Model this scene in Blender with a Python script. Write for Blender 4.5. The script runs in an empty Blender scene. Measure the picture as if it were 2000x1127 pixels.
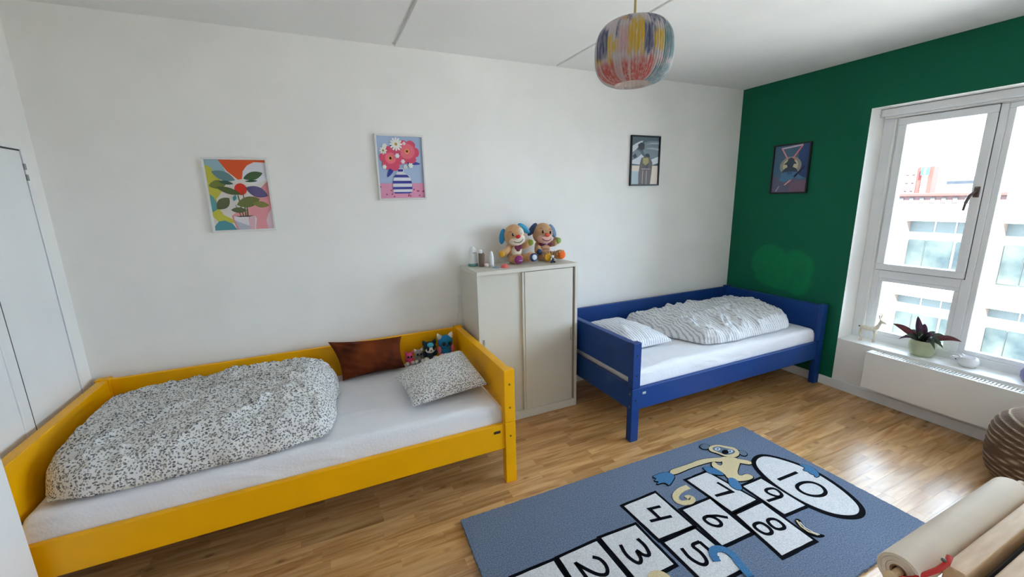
import bpy, bmesh, math, random
from mathutils import Vector, Matrix, noise
PI = math.pi
S = bpy.context.scene
COL = S.collection
random.seed(7)

# ------------------------------------------------------------------ camera
cd = bpy.data.cameras.new('camera'); cam = bpy.data.objects.new('camera', cd); COL.objects.link(cam)
cd.sensor_width = 36.0; cd.lens = 810.96 / 2000 * 36.0; cd.clip_start = 0.02; cd.clip_end = 500
CPOS = Vector((1.2498, -2.9498, 1.6210))
CR = Matrix(((0.90846789, 0.10775077, -0.40382653), (-0.4173548, 0.18212477, -0.89030643), (-0.02238439, 0.97735374, 0.21042481)))
cam.matrix_world = Matrix.Translation(CPOS) @ CR.to_4x4()
S.camera = cam
# ------------------------------------------------------------------ light
W = bpy.data.worlds.new('sky'); S.world = W; W.use_nodes = True
bg = W.node_tree.nodes['Background']
bg.inputs['Color'].default_value = (0.64, 0.79, 1.0, 1); bg.inputs['Strength'].default_value = 7.0
sd = bpy.data.lights.new('sun', 'SUN'); sun = bpy.data.objects.new('sun', sd); COL.objects.link(sun)
sd.energy = 26.0; sd.angle = 0.01; sd.color = (1.0, 0.97, 0.93)
sun.rotation_euler = (math.radians(25), math.radians(-42), 0)
pdt = bpy.data.lights.new('window_portal', 'AREA'); por = bpy.data.objects.new('window_portal', pdt); COL.objects.link(por)
pdt.shape = 'RECTANGLE'; pdt.size = 2.24; pdt.size_y = 1.80; pdt.cycles.is_portal = True
por.location = (5.36, -2.19, 1.32); por.rotation_euler = (math.radians(90), 0, math.radians(90))
S.view_settings.view_transform = 'Standard'; S.view_settings.look = 'None'
S.view_settings.gamma = 1.0; S.view_settings.use_curve_mapping = False
S.view_settings.exposure = 1.38
S.cycles.use_denoising = True
S.cycles.max_bounces = 10; S.cycles.diffuse_bounces = 7; S.cycles.glossy_bounces = 4; S.cycles.transparent_max_bounces = 12

# ------------------------------------------------------------------ helpers
def lin(c):
    return tuple(((v / 255) / 12.92 if v / 255 <= 0.04045 else ((v / 255 + 0.055) / 1.055) ** 2.4) for v in c[:3])
def rgba(c): return (*lin(c), 1.0)
ORG = {}
def org(o): return ORG.get(o.name, Vector((0, 0, 0))) if o else Vector((0, 0, 0))
def obj(name, bm, mat=None, parent=None, smooth=False, loc=None):
    """link a bmesh in WORLD coordinates as one mesh object"""
    me = bpy.data.meshes.new(name)
    base = org(parent) if parent else Vector(loc) if loc is not None else Vector((0, 0, 0))
    if base.length: bmesh.ops.translate(bm, verts=bm.verts, vec=-base)
    bm.to_mesh(me); bm.free()
    o = bpy.data.objects.new(name, me); COL.objects.link(o)
    if parent: o.parent = parent
    else: o.location = base
    ORG[o.name] = base
    for m in (mat if isinstance(mat, (list, tuple)) else [mat]):
        if m: me.materials.append(m)
    if smooth:
        for p in me.polygons: p.use_smooth = True
        if smooth is not True:
            me.set_sharp_from_angle(angle=math.radians(smooth))
    return o
def tag(o, label, cat, group=None, kind=None):
    o['label'] = label; o['category'] = cat
    if group: o['group'] = group
    if kind: o['kind'] = kind
    return o
def thing(name, label, cat, loc, group=None):
    o = bpy.data.objects.new(name, None); COL.objects.link(o); o.location = loc; o.empty_display_size = .05
    ORG[o.name] = Vector(loc); tag(o, label, cat, group); return o
def struct(name, bm, mat, smooth=False, label=None):
    o = obj(name, bm, mat, None, smooth); o['kind'] = 'structure'
    if label: o['label'] = label
    return o
NB = bmesh.new
def box(bm, x0, x1, y0, y1, z0, z1, bev=0, M=None, seg=1):
    r = bmesh.ops.create_cube(bm, size=1)
    vs = r['verts']
    for v in vs: v.co = Vector(((x0 + x1) / 2 + v.co.x * (x1 - x0), (y0 + y1) / 2 + v.co.y * (y1 - y0), (z0 + z1) / 2 + v.co.z * (z1 - z0)))
    if bev:
        es = list({e for v in vs for e in v.link_edges})
        r = bmesh.ops.bevel(bm, geom=es, offset=bev, segments=seg, affect='EDGES', profile=.5)
        vs = [v for v in r['verts']]
    if M is not None: bmesh.ops.transform(bm, matrix=M, verts=list(set(vs)))
    return vs
def bx(*a, **k):
    bm = NB(); box(bm, *a, **k); return bm
def sph(bm, c, r, M=None, u=20, v=12):
    r3 = r if hasattr(r, '__len__') else (r, r, r)
    q = bmesh.ops.create_uvsphere(bm, u_segments=u, v_segments=v, radius=1)
    m = Matrix.Translation(Vector(c)) @ (M.to_4x4() if M is not None else Matrix()) @ Matrix.Diagonal((*r3, 1))
    bmesh.ops.transform(bm, matrix=m, verts=q['verts']); return q['verts']
def sp(*a, **k):
    bm = NB(); sph(bm, *a, **k); return bm
def tube(bm, pts, r, n=10, caps=True):
    pts = [Vector(p) for p in pts]; rs = r if hasattr(r, '__len__') else [r] * len(pts)
    rings = []; prev = None
    for i, p in enumerate(pts):
        t = (pts[min(i + 1, len(pts) - 1)] - pts[max(i - 1, 0)]).normalized()
        if prev is None: a = t.orthogonal().normalized()
        else: a = (prev - t * prev.dot(t)).normalized()
        prev = a; b = t.cross(a)
        rings.append([bm.verts.new(p + (a * math.cos(2 * PI * k / n) + b * math.sin(2 * PI * k / n)) * rs[i]) for k in range(n)])
    for A, B in zip(rings, rings[1:]):
        for k in range(n): bm.faces.new((A[k], A[(k + 1) % n], B[(k + 1) % n], B[k]))
    if caps: bm.faces.new(rings[0][::-1]); bm.faces.new(rings[-1])
    return bm
def tb(*a, **k): return tube(NB(), *a, **k)
def lathe(bm, c, prof, n=32, M=None, close=True):
    rings = []
    new = []
    for r, z in prof:
        ring = [bm.verts.new((r * math.cos(2 * PI * k / n), r * math.sin(2 * PI * k / n), z)) for k in range(n)]
        rings.append(ring); new += ring
    for A, B in zip(rings, rings[1:]):
        for k in range(n): bm.faces.new((A[k], A[(k + 1) % n], B[(k + 1) % n], B[k]))
    if close: bm.faces.new(rings[0][::-1]); bm.faces.new(rings[-1])
    bmesh.ops.transform(bm, matrix=Matrix.Translation(Vector(c)) @ (M.to_4x4() if M is not None else Matrix()), verts=new)
    return bm
def la(*a, **k): return lathe(NB(), *a, **k)
def prism(bm, pts, f0, f1):
    """closed prism between two lifts f0, f1 of a 2-d outline"""
    a = [bm.verts.new(f0(p)) for p in pts]; b = [bm.verts.new(f1(p)) for p in pts]
    n = len(pts)
    fs = [bm.faces.new(b), bm.faces.new(a[::-1])]
    for i in range(n): fs.append(bm.faces.new((a[i], a[(i + 1) % n], b[(i + 1) % n], b[i])))
    return fs
def finish(bm):
    bmesh.ops.recalc_face_normals(bm, faces=bm.faces); return bm
# ------------------------------------------------------------------ materials
def nodes(name):
    m = bpy.data.materials.new(name); m.use_nodes = True
    nt = m.node_tree; return m, nt, nt.nodes['Principled BSDF'], nt.nodes, nt.links
def mat(name, c, rough=.5, var=0.0, vs=8, bump=0.0, bs=60, metal=0, spec=.5, sheen=0, stretch=None, c2=None, coat=0, sss=0):
    m, nt, p, N, L = nodes(name)
    p.inputs['Base Color'].default_value = rgba(c); p.inputs['Roughness'].default_value = rough
    p.inputs['Metallic'].default_value = metal; p.inputs['Specular IOR Level'].default_value = spec
    if sheen: p.inputs['Sheen Weight'].default_value = sheen
    if coat: p.inputs['Coat Weight'].default_value = coat; p.inputs['Coat Roughness'].default_value = .15
    tc = N.new('ShaderNodeTexCoord')
    src = tc.outputs['Object']
    if stretch:
        mp = N.new('ShaderNodeMapping'); mp.inputs['Scale'].default_value = stretch; L.new(src, mp.inputs['Vector']); src = mp.outputs['Vector']
    if var or c2:
        n = N.new('ShaderNodeTexNoise'); n.inputs['Scale'].default_value = vs; n.inputs['Detail'].default_value = 5; L.new(src, n.inputs['Vector'])
        mx = N.new('ShaderNodeMix'); mx.data_type = 'RGBA'
        a = c if c2 else tuple(max(0, v * (1 - var)) for v in c); b = c2 if c2 else tuple(min(255, v * (1 + var)) for v in c)
        rr = N.new('ShaderNodeMapRange'); rr.inputs['From Min'].default_value = .3; rr.inputs['From Max'].default_value = .7
        L.new(n.outputs['Fac'], rr.inputs['Value']); L.new(rr.outputs[0], mx.inputs['Factor'])
        mx.inputs['A'].default_value = rgba(a); mx.inputs['B'].default_value = rgba(b); L.new(mx.outputs['Result'], p.inputs['Base Color'])
    if bump:
        n2 = N.new('ShaderNodeTexNoise'); n2.inputs['Scale'].default_value = bs; n2.inputs['Detail'].default_value = 4; L.new(src, n2.inputs['Vector'])
        b = N.new('ShaderNodeBump'); b.inputs['Strength'].default_value = bump; b.inputs['Distance'].default_value = .01
        L.new(n2.outputs['Fac'], b.inputs['Height']); L.new(b.outputs['Normal'], p.inputs['Normal'])
    return m
def attr_mat(name, rough=.6, bump=0, bs=200, coat=0, trans=0):
    m, nt, p, N, L = nodes(name)
    a = N.new('ShaderNodeVertexColor'); a.layer_name = 'Col'; L.new(a.outputs['Color'], p.inputs['Base Color'])
    p.inputs['Roughness'].default_value = rough
    if coat: p.inputs['Coat Weight'].default_value = coat
    if bump:
        n2 = N.new('ShaderNodeTexNoise'); n2.inputs['Scale'].default_value = bs
        tc = N.new('ShaderNodeTexCoord'); L.new(tc.outputs['Object'], n2.inputs['Vector'])
        b = N.new('ShaderNodeBump'); b.inputs['Strength'].default_value = bump; b.inputs['Distance'].default_value = .01
        L.new(n2.outputs['Fac'], b.inputs['Height']); L.new(b.outputs['Normal'], p.inputs['Normal'])
    return m
M = {}
M['wall'] = mat('wall_paint', (243, 241, 237), .75, .012, 3, .06, 180)
M['ceil'] = mat('ceiling_paint', (234, 234, 232), .85, .01, 3, .05, 150)
M['white'] = mat('white_lacquer', (240, 240, 238), .38, .01, 6, .01, 90)
M['door'] = mat('door_white', (240, 241, 241), .35, .01, 4, .02, 60)
M['seam'] = mat('seam_shade_and_seal', (70, 72, 70), .8, .05)  # dark grey for painted door gap shade, casement seal and small dark marks
M['frame_w'] = mat('window_frame_paint', (236, 238, 240), .35, .01, 5, .01, 90)
M['steel'] = mat('steel', (150, 150, 150), .35, .05, 30, metal=1)
M['dark_bronze'] = mat('bronze_handle', (110, 92, 88), .4, .05, 30, metal=.6)
M['yellow'] = mat('yellow_lacquer', (246, 178, 0), .36, .015, 5, .025, 45, spec=.3)
M['blue'] = mat('blue_lacquer', (20, 62, 130), .38, .03, 5, .025, 45, spec=.3)
M['cabinet'] = mat('beige_enamel', (214, 210, 198), .42, .01, 6, .012, 120)
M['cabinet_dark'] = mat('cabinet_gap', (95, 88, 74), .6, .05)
M['black_frame'] = mat('black_frame', (20, 20, 22), .4, .1)
M['white_frame'] = mat('white_frame', (226, 226, 222), .4, .01)
M['print'] = attr_mat('poster_print', .45)
M['black'] = mat('black_plastic', (18, 18, 20), .35, .1)
M['rad'] = mat('radiator_enamel', (240, 239, 236), .38, .008, 5, .008, 90)

def green_wall():
    m, nt, p, N, L = nodes('green_wall_paint')
    p.inputs['Roughness'].default_value = .55; p.inputs['Specular IOR Level'].default_value = .25
    tc = N.new('ShaderNodeTexCoord')
    sx = N.new('ShaderNodeSeparateXYZ'); L.new(tc.outputs['Object'], sx.inputs[0])
    nz = N.new('ShaderNodeTexNoise'); nz.inputs['Scale'].default_value = 7; L.new(tc.outputs['Object'], nz.inputs['Vector'])
    # a touched-up patch of newer, lighter green: rounded lobes (y, z, ry, rz)
    tot = None
    def math_(op, a, b):
        n = N.new('ShaderNodeMath'); n.operation = op
        for i, v in enumerate((a, b)):
            if isinstance(v, (int, float)): n.inputs[i].default_value = v
            elif v is not None: L.new(v, n.inputs[i])
        return n.outputs[0]
    for (cy, cz, ry, rz) in ((-.44, .98, .19, .17), (-.66, .97, .17, .16), (-.40, 1.06, .10, .09), (-.56, .84, .27, .10), (-.70, .85, .12, .14)):
        dy = math_('DIVIDE', math_('SUBTRACT', sx.outputs['Y'], cy), ry); dz = math_('DIVIDE', math_('SUBTRACT', sx.outputs['Z'], cz), rz)
        d = math_('ADD', math_('MULTIPLY', dy, dy), math_('MULTIPLY', dz, dz))
        d = math_('ADD', d, math_('MULTIPLY', math_('SUBTRACT', nz.outputs['Fac'], .5), .5))
        tot = d if tot is None else math_('MINIMUM', tot, d)
    mr = N.new('ShaderNodeMapRange'); mr.inputs['From Min'].default_value = 1.1; mr.inputs['From Max'].default_value = .7
    mr.inputs['To Min'].default_value = 0; mr.inputs['To Max'].default_value = 1; L.new(tot, mr.inputs['Value'])
    n2 = N.new('ShaderNodeTexNoise'); n2.inputs['Scale'].default_value = 5; n2.inputs['Detail'].default_value = 4
    mp = N.new('ShaderNodeMapping'); mp.inputs['Scale'].default_value = (1, 3, 1); L.new(tc.outputs['Object'], mp.inputs['Vector']); L.new(mp.outputs[0], n2.inputs['Vector'])
    f = math_('MULTIPLY', mr.outputs[0], math_('ADD', n2.outputs['Fac'], .15))
    mx = N.new('ShaderNodeMix'); mx.data_type = 'RGBA'; L.new(f, mx.inputs['Factor'])
    mx.inputs['A'].default_value = rgba((0, 98, 70)); mx.inputs['B'].default_value = rgba((2, 128, 76)); L.new(mx.outputs['Result'], p.inputs['Base Color'])
    n3 = N.new('ShaderNodeTexNoise'); n3.inputs['Scale'].default_value = 220; L.new(tc.outputs['Object'], n3.inputs['Vector'])
    b = N.new('ShaderNodeBump'); b.inputs['Strength'].default_value = .08; b.inputs['Distance'].default_value = .01
    L.new(n3.outputs['Fac'], b.inputs['Height']); L.new(b.outputs['Normal'], p.inputs['Normal'])
    return m
M['green'] = green_wall()
def oak():
    m, nt, p, N, L = nodes('oak_parquet')
    tc = N.new('ShaderNodeTexCoord'); a = N.new('ShaderNodeVertexColor'); a.layer_name = 'Col'
    sc = N.new('ShaderNodeVectorMath'); sc.operation = 'SCALE'; sc.inputs['Scale'].default_value = 40; L.new(a.outputs['Color'], sc.inputs[0])
    ad = N.new('ShaderNodeVectorMath'); ad.operation = 'ADD'; L.new(tc.outputs['Object'], ad.inputs[0]); L.new(sc.outputs[0], ad.inputs[1])
    mp = N.new('ShaderNodeMapping'); mp.inputs['Scale'].default_value = (2.2, 24, 24); L.new(ad.outputs[0], mp.inputs['Vector'])
    n = N.new('ShaderNodeTexNoise'); n.inputs['Scale'].default_value = 1; n.inputs['Detail'].default_value = 7; n.inputs['Distortion'].default_value = 1.2; L.new(mp.outputs[0], n.inputs['Vector'])
    cr = N.new('ShaderNodeValToRGB'); e = cr.color_ramp.elements
    e[0].position = .2; e[0].color = rgba((146, 98, 54)); e[1].position = .62; e[1].color = rgba((208, 164, 110))
    q = e.new(.42); q.color = rgba((184, 136, 82))
    L.new(n.outputs['Fac'], cr.inputs['Fac'])
    mp2 = N.new('ShaderNodeMapping'); mp2.inputs['Scale'].default_value = (5, 9, 9); L.new(ad.outputs[0], mp2.inputs['Vector'])
    v = N.new('ShaderNodeTexVoronoi'); v.inputs['Scale'].default_value = 1; L.new(mp2.outputs[0], v.inputs['Vector'])
    kr = N.new('ShaderNodeMapRange'); kr.inputs['From Min'].default_value = .04; kr.inputs['From Max'].default_value = .16; kr.inputs['To Min'].default_value = .55; kr.inputs['To Max'].default_value = 0; L.new(v.outputs['Distance'], kr.inputs['Value'])
    mk = N.new('ShaderNodeMix'); mk.data_type = 'RGBA'; L.new(kr.outputs[0], mk.inputs['Factor']); L.new(cr.outputs['Color'], mk.inputs['A']); mk.inputs['B'].default_value = rgba((92, 56, 30))
    sx = N.new('ShaderNodeSeparateXYZ'); L.new(a.outputs['Color'], sx.inputs[0])
    tr = N.new('ShaderNodeMapRange'); tr.inputs['To Min'].default_value = .80; tr.inputs['To Max'].default_value = 1.14; L.new(sx.outputs['X'], tr.inputs['Value'])
    mu = N.new('ShaderNodeVectorMath'); mu.operation = 'SCALE'; L.new(mk.outputs['Result'], mu.inputs[0]); L.new(tr.outputs[0], mu.inputs['Scale'])
    L.new(mu.outputs[0], p.inputs['Base Color'])
    p.inputs['Roughness'].default_value = .27; p.inputs['Specular IOR Level'].default_value = .6
    b = N.new('ShaderNodeBump'); b.inputs['Strength'].default_value = .03; b.inputs['Distance'].default_value = .0015
    L.new(n.outputs['Fac'], b.inputs['Height']); L.new(b.outputs['Normal'], p.inputs['Normal'])
    return m
M['oak'] = oak()
def wrinkle(N, L, tc, p, scale=7, dist=.018, fine=55, stretch=(1, 1, 1), rot=0):
    mp = N.new('ShaderNodeMapping'); mp.inputs['Scale'].default_value = stretch; mp.inputs['Rotation'].default_value = (0, 0, rot); L.new(tc.outputs['Object'], mp.inputs['Vector'])
    w = N.new('ShaderNodeTexNoise'); w.noise_type = 'RIDGED_MULTIFRACTAL'; w.inputs['Scale'].default_value = scale; w.inputs['Detail'].default_value = 3; w.inputs['Distortion'].default_value = .8; L.new(mp.outputs[0], w.inputs['Vector'])
    n2 = N.new('ShaderNodeTexNoise'); n2.inputs['Scale'].default_value = fine; n2.inputs['Detail'].default_value = 4; L.new(tc.outputs['Object'], n2.inputs['Vector'])
    b = N.new('ShaderNodeBump'); b.inputs['Strength'].default_value = .25; b.inputs['Distance'].default_value = .008; L.new(n2.outputs['Fac'], b.inputs['Height'])
    b2 = N.new('ShaderNodeBump'); b2.inputs['Strength'].default_value = .7; b2.inputs['Distance'].default_value = dist; L.new(w.outputs['Fac'], b2.inputs['Height']); L.new(b.outputs['Normal'], b2.inputs['Normal'])
    L.new(b2.outputs['Normal'], p.inputs['Normal'])
def sheet_mat():
    m, nt, p, N, L = nodes('white_sheet'); p.inputs['Base Color'].default_value = rgba((236, 236, 240)); p.inputs['Roughness'].default_value = .85
    tc = N.new('ShaderNodeTexCoord'); wrinkle(N, L, tc, p, 4.5, .020, 90, (.7, 1.6, 2.2), .35); return m
M['sheet'] = sheet_mat()
def floral(name, scale=1.0):
    m, nt, p, N, L = nodes(name); p.inputs['Roughness'].default_value = .9
    tc = N.new('ShaderNodeTexCoord'); cur = None
    base = rgba((228, 227, 224))
    for (rot, scl, sc, thr, c1, c2) in ((.7, (1, 2.1, 1.4), 46, .33, (72, 76, 90), (140, 136, 132)), (-.6, (2.0, 1, 1.4), 40, .31, (110, 113, 126), (180, 172, 154)), (1.9, (1.2, 1.9, 1.2), 58, .28, (170, 162, 140), (92, 94, 108))):
        mp = N.new('ShaderNodeMapping'); mp.inputs['Rotation'].default_value = (.2, .1, rot); mp.inputs['Scale'].default_value = scl; L.new(tc.outputs['Object'], mp.inputs['Vector'])
        v = N.new('ShaderNodeTexVoronoi'); v.inputs['Scale'].default_value = sc * scale; L.new(mp.outputs[0], v.inputs['Vector'])
        mr = N.new('ShaderNodeMapRange'); mr.inputs['From Min'].default_value = thr + .05; mr.inputs['From Max'].default_value = thr - .05; mr.inputs['To Min'].default_value = 0; mr.inputs['To Max'].default_value = 1; L.new(v.outputs['Distance'], mr.inputs['Value'])
        sx = N.new('ShaderNodeSeparateColor'); L.new(v.outputs['Color'], sx.inputs[0])
        cc = N.new('ShaderNodeMix'); cc.data_type = 'RGBA'; L.new(sx.outputs[0], cc.inputs['Factor']); cc.inputs['A'].default_value = rgba(c1); cc.inputs['B'].default_value = rgba(c2)
        mx = N.new('ShaderNodeMix'); mx.data_type = 'RGBA'; L.new(mr.outputs[0], mx.inputs['Factor'])
        if cur is None: mx.inputs['A'].default_value = base
        else: L.new(cur, mx.inputs['A'])
        L.new(cc.outputs['Result'], mx.inputs['B']); cur = mx.outputs['Result']
    L.new(cur, p.inputs['Base Color'])
    wrinkle(N, L, tc, p, 6.0, .040, 55, (1, .7, 1), .5)
    return m
M['floral'] = floral('floral_cotton', 1.25); M['floral2'] = floral('floral_pillowcase', 1.5)
def striped(name, ca, cb, sc, axis='X', dots=True):
    m, nt, p, N, L = nodes(name); p.inputs['Roughness'].default_value = .9
    tc = N.new('ShaderNodeTexCoord')
    w = N.new('ShaderNodeTexWave'); w.wave_type = 'BANDS'; w.bands_direction = axis; w.inputs['Scale'].default_value = sc; w.inputs['Distortion'].default_value = .6; w.inputs['Detail'].default_value = 1; w.inputs['Detail Scale'].default_value = 2
    L.new(tc.outputs['Object'], w.inputs['Vector'])
    n = N.new('ShaderNodeTexNoise'); n.inputs['Scale'].default_value = 140; L.new(tc.outputs['Object'], n.inputs['Vector'])
    mm = N.new('ShaderNodeMath'); mm.operation = 'MULTIPLY'; L.new(w.outputs['Fac'], mm.inputs[0]); L.new(n.outputs['Fac'], mm.inputs[1])
    mr = N.new('ShaderNodeMapRange'); mr.inputs['From Min'].default_value = .25; mr.inputs['From Max'].default_value = .5; L.new(mm.outputs[0], mr.inputs['Value'])
    mx = N.new('ShaderNodeMix'); mx.data_type = 'RGBA'; L.new(mr.outputs[0], mx.inputs['Factor']); mx.inputs['A'].default_value = rgba(ca); mx.inputs['B'].default_value = rgba(cb); L.new(mx.outputs['Result'], p.inputs['Base Color'])
    wrinkle(N, L, tc, p, 7.5, .030, 60, (1, 1, 1), 0)
    return m
M['stripe'] = striped('striped_cotton', (232, 232, 232), (176, 179, 188), 14, 'X')
M['stripe2'] = striped('striped_pillowcase', (232, 233, 235), (176, 179, 190), 14, 'X')
def glass():
    m, nt, p, N, L = nodes('window_glass'); N.remove(p)
    t = N.new('ShaderNodeBsdfTransparent'); t.inputs['Color'].default_value = (.96, .98, .97, 1); g = N.new('ShaderNodeBsdfGlossy'); g.inputs['Roughness'].default_value = .02
    f = N.new('ShaderNodeFresnel'); f.inputs['IOR'].default_value = 1.3
    mx = N.new('ShaderNodeMixShader'); L.new(f.outputs[0], mx.inputs[0]); L.new(t.outputs[0], mx.inputs[1]); L.new(g.outputs[0], mx.inputs[2])
    L.new(mx.outputs[0], N['Material Output'].inputs['Surface']); return m
M['glass'] = glass()
M['facade'] = mat('facade_render', (230, 228, 224), .9, .02, 2, .1, 20)
M['facade_brick'] = mat('facade_brick', (104, 88, 78), .9, .06, 30, .2, 30, stretch=(1, 1, 6))
M['facade_panel'] = mat('facade_panel', (76, 80, 78), .9, .02, spec=0)
M['facade_glass'] = mat('facade_glass', (34, 42, 46), .9, .5, 1.2, c2=(62, 68, 64), spec=0)
M['tower_red'] = mat('tower_brick', (92, 36, 30), .9, .05, 1)
M['tower_pale'] = mat('tower_pale', (76, 56, 54), .9, .04, 1)
M['roof_blue'] = mat('hall_roof', (58, 68, 80), .7, .05, 1)
M['logo_blue'] = mat('sign_blue', (22, 52, 66), .6, .05)
M['street'] = mat('street', (150, 148, 145), .9, .1, .5)

# ------------------------------------------------------------------ room shell
XR, H = 5.064, 2.5885
YF = -3.55                       # wall behind the camera
XO = 5.335                       # outer face of the window wall
struct('wall_back', bx(-.2, XO, 0, .2, -.1, H + .15), M['wall'])
struct('wall_front', bx(-.2, XO, YF - .2, YF, -.1, H + .15), M['wall'])
wl = struct('wall_left', bx(-.2, 0, YF, 0, -.1, H + .15), M['wall'])
struct('wall_corner', bx(0, .15, YF, -1.02, 0, H, bev=.002), M['door'])
# window wall: opening widened out of view to let in more light, z .427..2.218
WY0, WY1, WZ0, WZ1 = -3.30, -1.079, .427, 2.218
bm = NB()
box(bm, XR, XO, WY1, 0, -.1, H + .15); box(bm, XR, XO, WY0, WY1, WZ1, H + .15); box(bm, XR, XO, YF, WY0, -.1, H + .15)
wr = obj('wall_right', bm, [M['wall'], M['green']]); wr['kind'] = 'structure'
for pl in wr.data.polygons:
    if pl.normal.x < -.9: pl.material_index = 1
o = struct('wall_under_window', bx(XR, XO, WY0, WY1, -.1, WZ0), M['wall'])
sill = struct('trim_1', bx(XR - .002, 5.30, WY0, WY1, WZ0, WZ0 + .004, bev=.0015), M['white'])
# ceiling: three slabs with joints between them
ce = struct('ceiling', bx(-.2, XO, YF - .2, .2, H + .022, H + .15), M['ceil'])
for a, b in ((-.2, 1.781), (1.805, 2.981), (2.999, XO)):
    obj('ceiling_slab', bx(a, b, YF - .1, .1, H, H + .03, bev=.003), M['ceil'], ce)
# baseboards
struct('baseboard_back', bx(0, XR, -.014, 0, 0, .075, bev=.002), M['white'])
struct('baseboard_right', bx(XR - .014, XR, YF, -.014, 0, .075, bev=.002), M['white'])
# ---- parquet: single oak strips
fl = struct('floor', bx(-.2, XO, YF - .2, .2, -.12, -.014), mat('subfloor', (96, 70, 44), .9, .1))
def camproj(p):
    q = CR.transposed() @ (Vector(p) - CPOS)
    if q.z > -.05: return None
    return (1000 + 810.96 * q.x / -q.z, 563.5 - 810.96 * q.y / -q.z)
strips = []
PW = .0667; y = -1.04 + PW * 16; row = 0
while y > YF:
    x = -random.uniform(0, .5)
    while x < XR:
        l = random.choice((.24, .30, .36, .42, .48, .56)) * random.uniform(.92, 1.08)
        a, b = max(x, 0), min(x + l, XR); x += l
        if b - a < .02: continue
        y1, y0 = min(y, 0), max(y - PW, YF)
        if y1 - y0 < .01: continue
        quad = [camproj((px, py, 0)) for px, py in ((a, y0), (b, y0), (b, y1), (a, y1))]
        area = 0
        if all(quad):
            cx, cy = sum(q[0] for q in quad) / 4, sum(q[1] for q in quad) / 4
            if -60 < cx < 2060 and -60 < cy < 1190:
                area = abs(sum(quad[i][0] * quad[(i + 1) % 4][1] - quad[(i + 1) % 4][0] * quad[i][1] for i in range(4))) / 2
        xm, ym = (a + b) / 2, (y0 + y1) / 2
        if 1.8 < a and b < 3.75 and -2.15 < ym < -1.25: area = 0
        if ym > -.6 and not (2.2 < xm < 3.2): area *= .02
        if xm < 2.15 and ym > -.80: area *= .1
        if XR - .3 < xm and ym < -1.1: area *= .6
        strips.append((area, a, b, y0, y1, random.random()))
    y -= PW
strips.sort(reverse=True)
def strip(bm, s):
    g = .00022; lay = bm.loops.layers.float_color.get('Col') or bm.loops.layers.float_color.new('Col')
    n0 = len(bm.faces); dz = 0.0
    vs = box(bm, s[1] + g, s[2] - g, s[3] + g, s[4] - g, -.014, dz)
    t = (s[5], random.random(), random.random(), 1)
    for f in {f for v in vs for f in v.link_faces}:
        for lp in f.loops: lp[lay] = t
bm = NB()
for i, s in enumerate(strips):
    if i < 300:
        b1 = NB(); strip(b1, s); obj('oak_strip', b1, M['oak'], fl)
    else: strip(bm, s)
o = obj('oak_strips', bm, M['oak'], fl); o['kind'] = 'stuff'
# ---- closet door in the left wall
dr = struct('door_1', bx(-.001, .009, -.538, -.141, .02, 1.893, bev=.002), M['door'])
dr['label'] = 'tall white hinged closet door in the left wall'
obj('door_gap_shade', bx(0, .0095, -.5465, -.538, .02, 1.893), M['seam'], dr); obj('door_gap_shade', bx(0, .0095, -.5465, -.141, 1.893, 1.8995), M['seam'], dr); obj('door_gap_shade', bx(0, .003, -.141, -.134, .02, 1.8995), M['seam'], dr)  # dark strips stand in for the shade in the door gaps
for a in ((-.134, -.120, .01, 1.912), (-.606, -.5465, .01, 1.912)):
    obj('door_frame', bx(0, .012, a[0], a[1], a[2], a[3], bev=.002), M['door'], dr)
obj('door_frame', bx(0, .012, -.5465, -.134, 1.8995, 1.912, bev=.002), M['door'], dr)
for z in (1.822, 1.772, .35):
    obj('hinge', la((.013, -.1375, z - .014), [(.0042, 0), (.005, .002), (.005, .026), (.0042, .028)], 10), M['steel'], dr)
obj('door_frame', bx(0, .006, -1.02, -.606, .01, 1.912, bev=.002), M['door'], dr)

# ------------------------------------------------------------------ window
FX = 5.255
wn = struct('window_1', bx(FX, FX + .07, WY1 - .122, WY1, WZ0, WZ1 - .0, bev=.003), M['frame_w'])
wn['label'] = 'white framed window with opening casement and tall fixed pane'
def wpart(n, y0, y1, z0, z1, x0=FX, x1=FX + .07, m='frame_w', bev=.003):
    return obj(n, bx(x0, x1, min(y0, y1), max(y0, y1), z0, z1, bev=bev), M[m], wn)
wpart('window_frame', WY0, WY1 - .1225, 2.143, WZ1)
wpart('window_frame', WY0, WY1 - .1225, WZ0, .485)
wpart('window_frame', -1.674, -1.2015, .945, 1.008)
wpart('mullion', -1.727, -1.674, .485, 2.143)
wpart('mullion', -2.30, -2.245, .485, 2.143)
wpart('window_frame', WY0, WY0 + .06, .485, 2.143)
# opening casement
def ring(n, y0, y1, z0, z1, w, x0, x1, parent, m='frame_w'):
    for a in ((y0, y1, z1 - w, z1), (y0, y1, z0, z0 + w), (y0, y0 + w, z0 + w, z1 - w), (y1 - w, y1, z0 + w, z1 - w)):
        obj(n, bx(x0, x1, a[0], a[1], a[2], a[3], bev=.003 if m == 'frame_w' else 0), M[m], parent)
ring('casement_frame', -1.688, -1.180, 1.010, 2.142, .05, FX - .016, FX + .05, wn)
obj('glass_pane', bx(FX + .02, FX + .026, -1.645, -1.225, 1.055, 2.10), M['glass'], wn)
ring('casement_seal', -1.692, -1.176, 1.006, 2.1455, .012, FX - .0015, FX + .002, wn, 'seam')
obj('frame_step', bx(FX - .012, FX, -1.166, -1.148, .52, 2.143, bev=.003), M['white'], wn)
ring('glazing_bead', -1.674, -1.200, .485, .945, .03, FX + .008, FX + .05, wn)
obj('glass_pane', bx(FX + .02, FX + .026, -1.650, -1.19, .51, .92), M['glass'], wn)
ring('glazing_bead', -2.245, -1.727, .485, 2.143, .032, FX + .008, FX + .05, wn)
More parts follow.
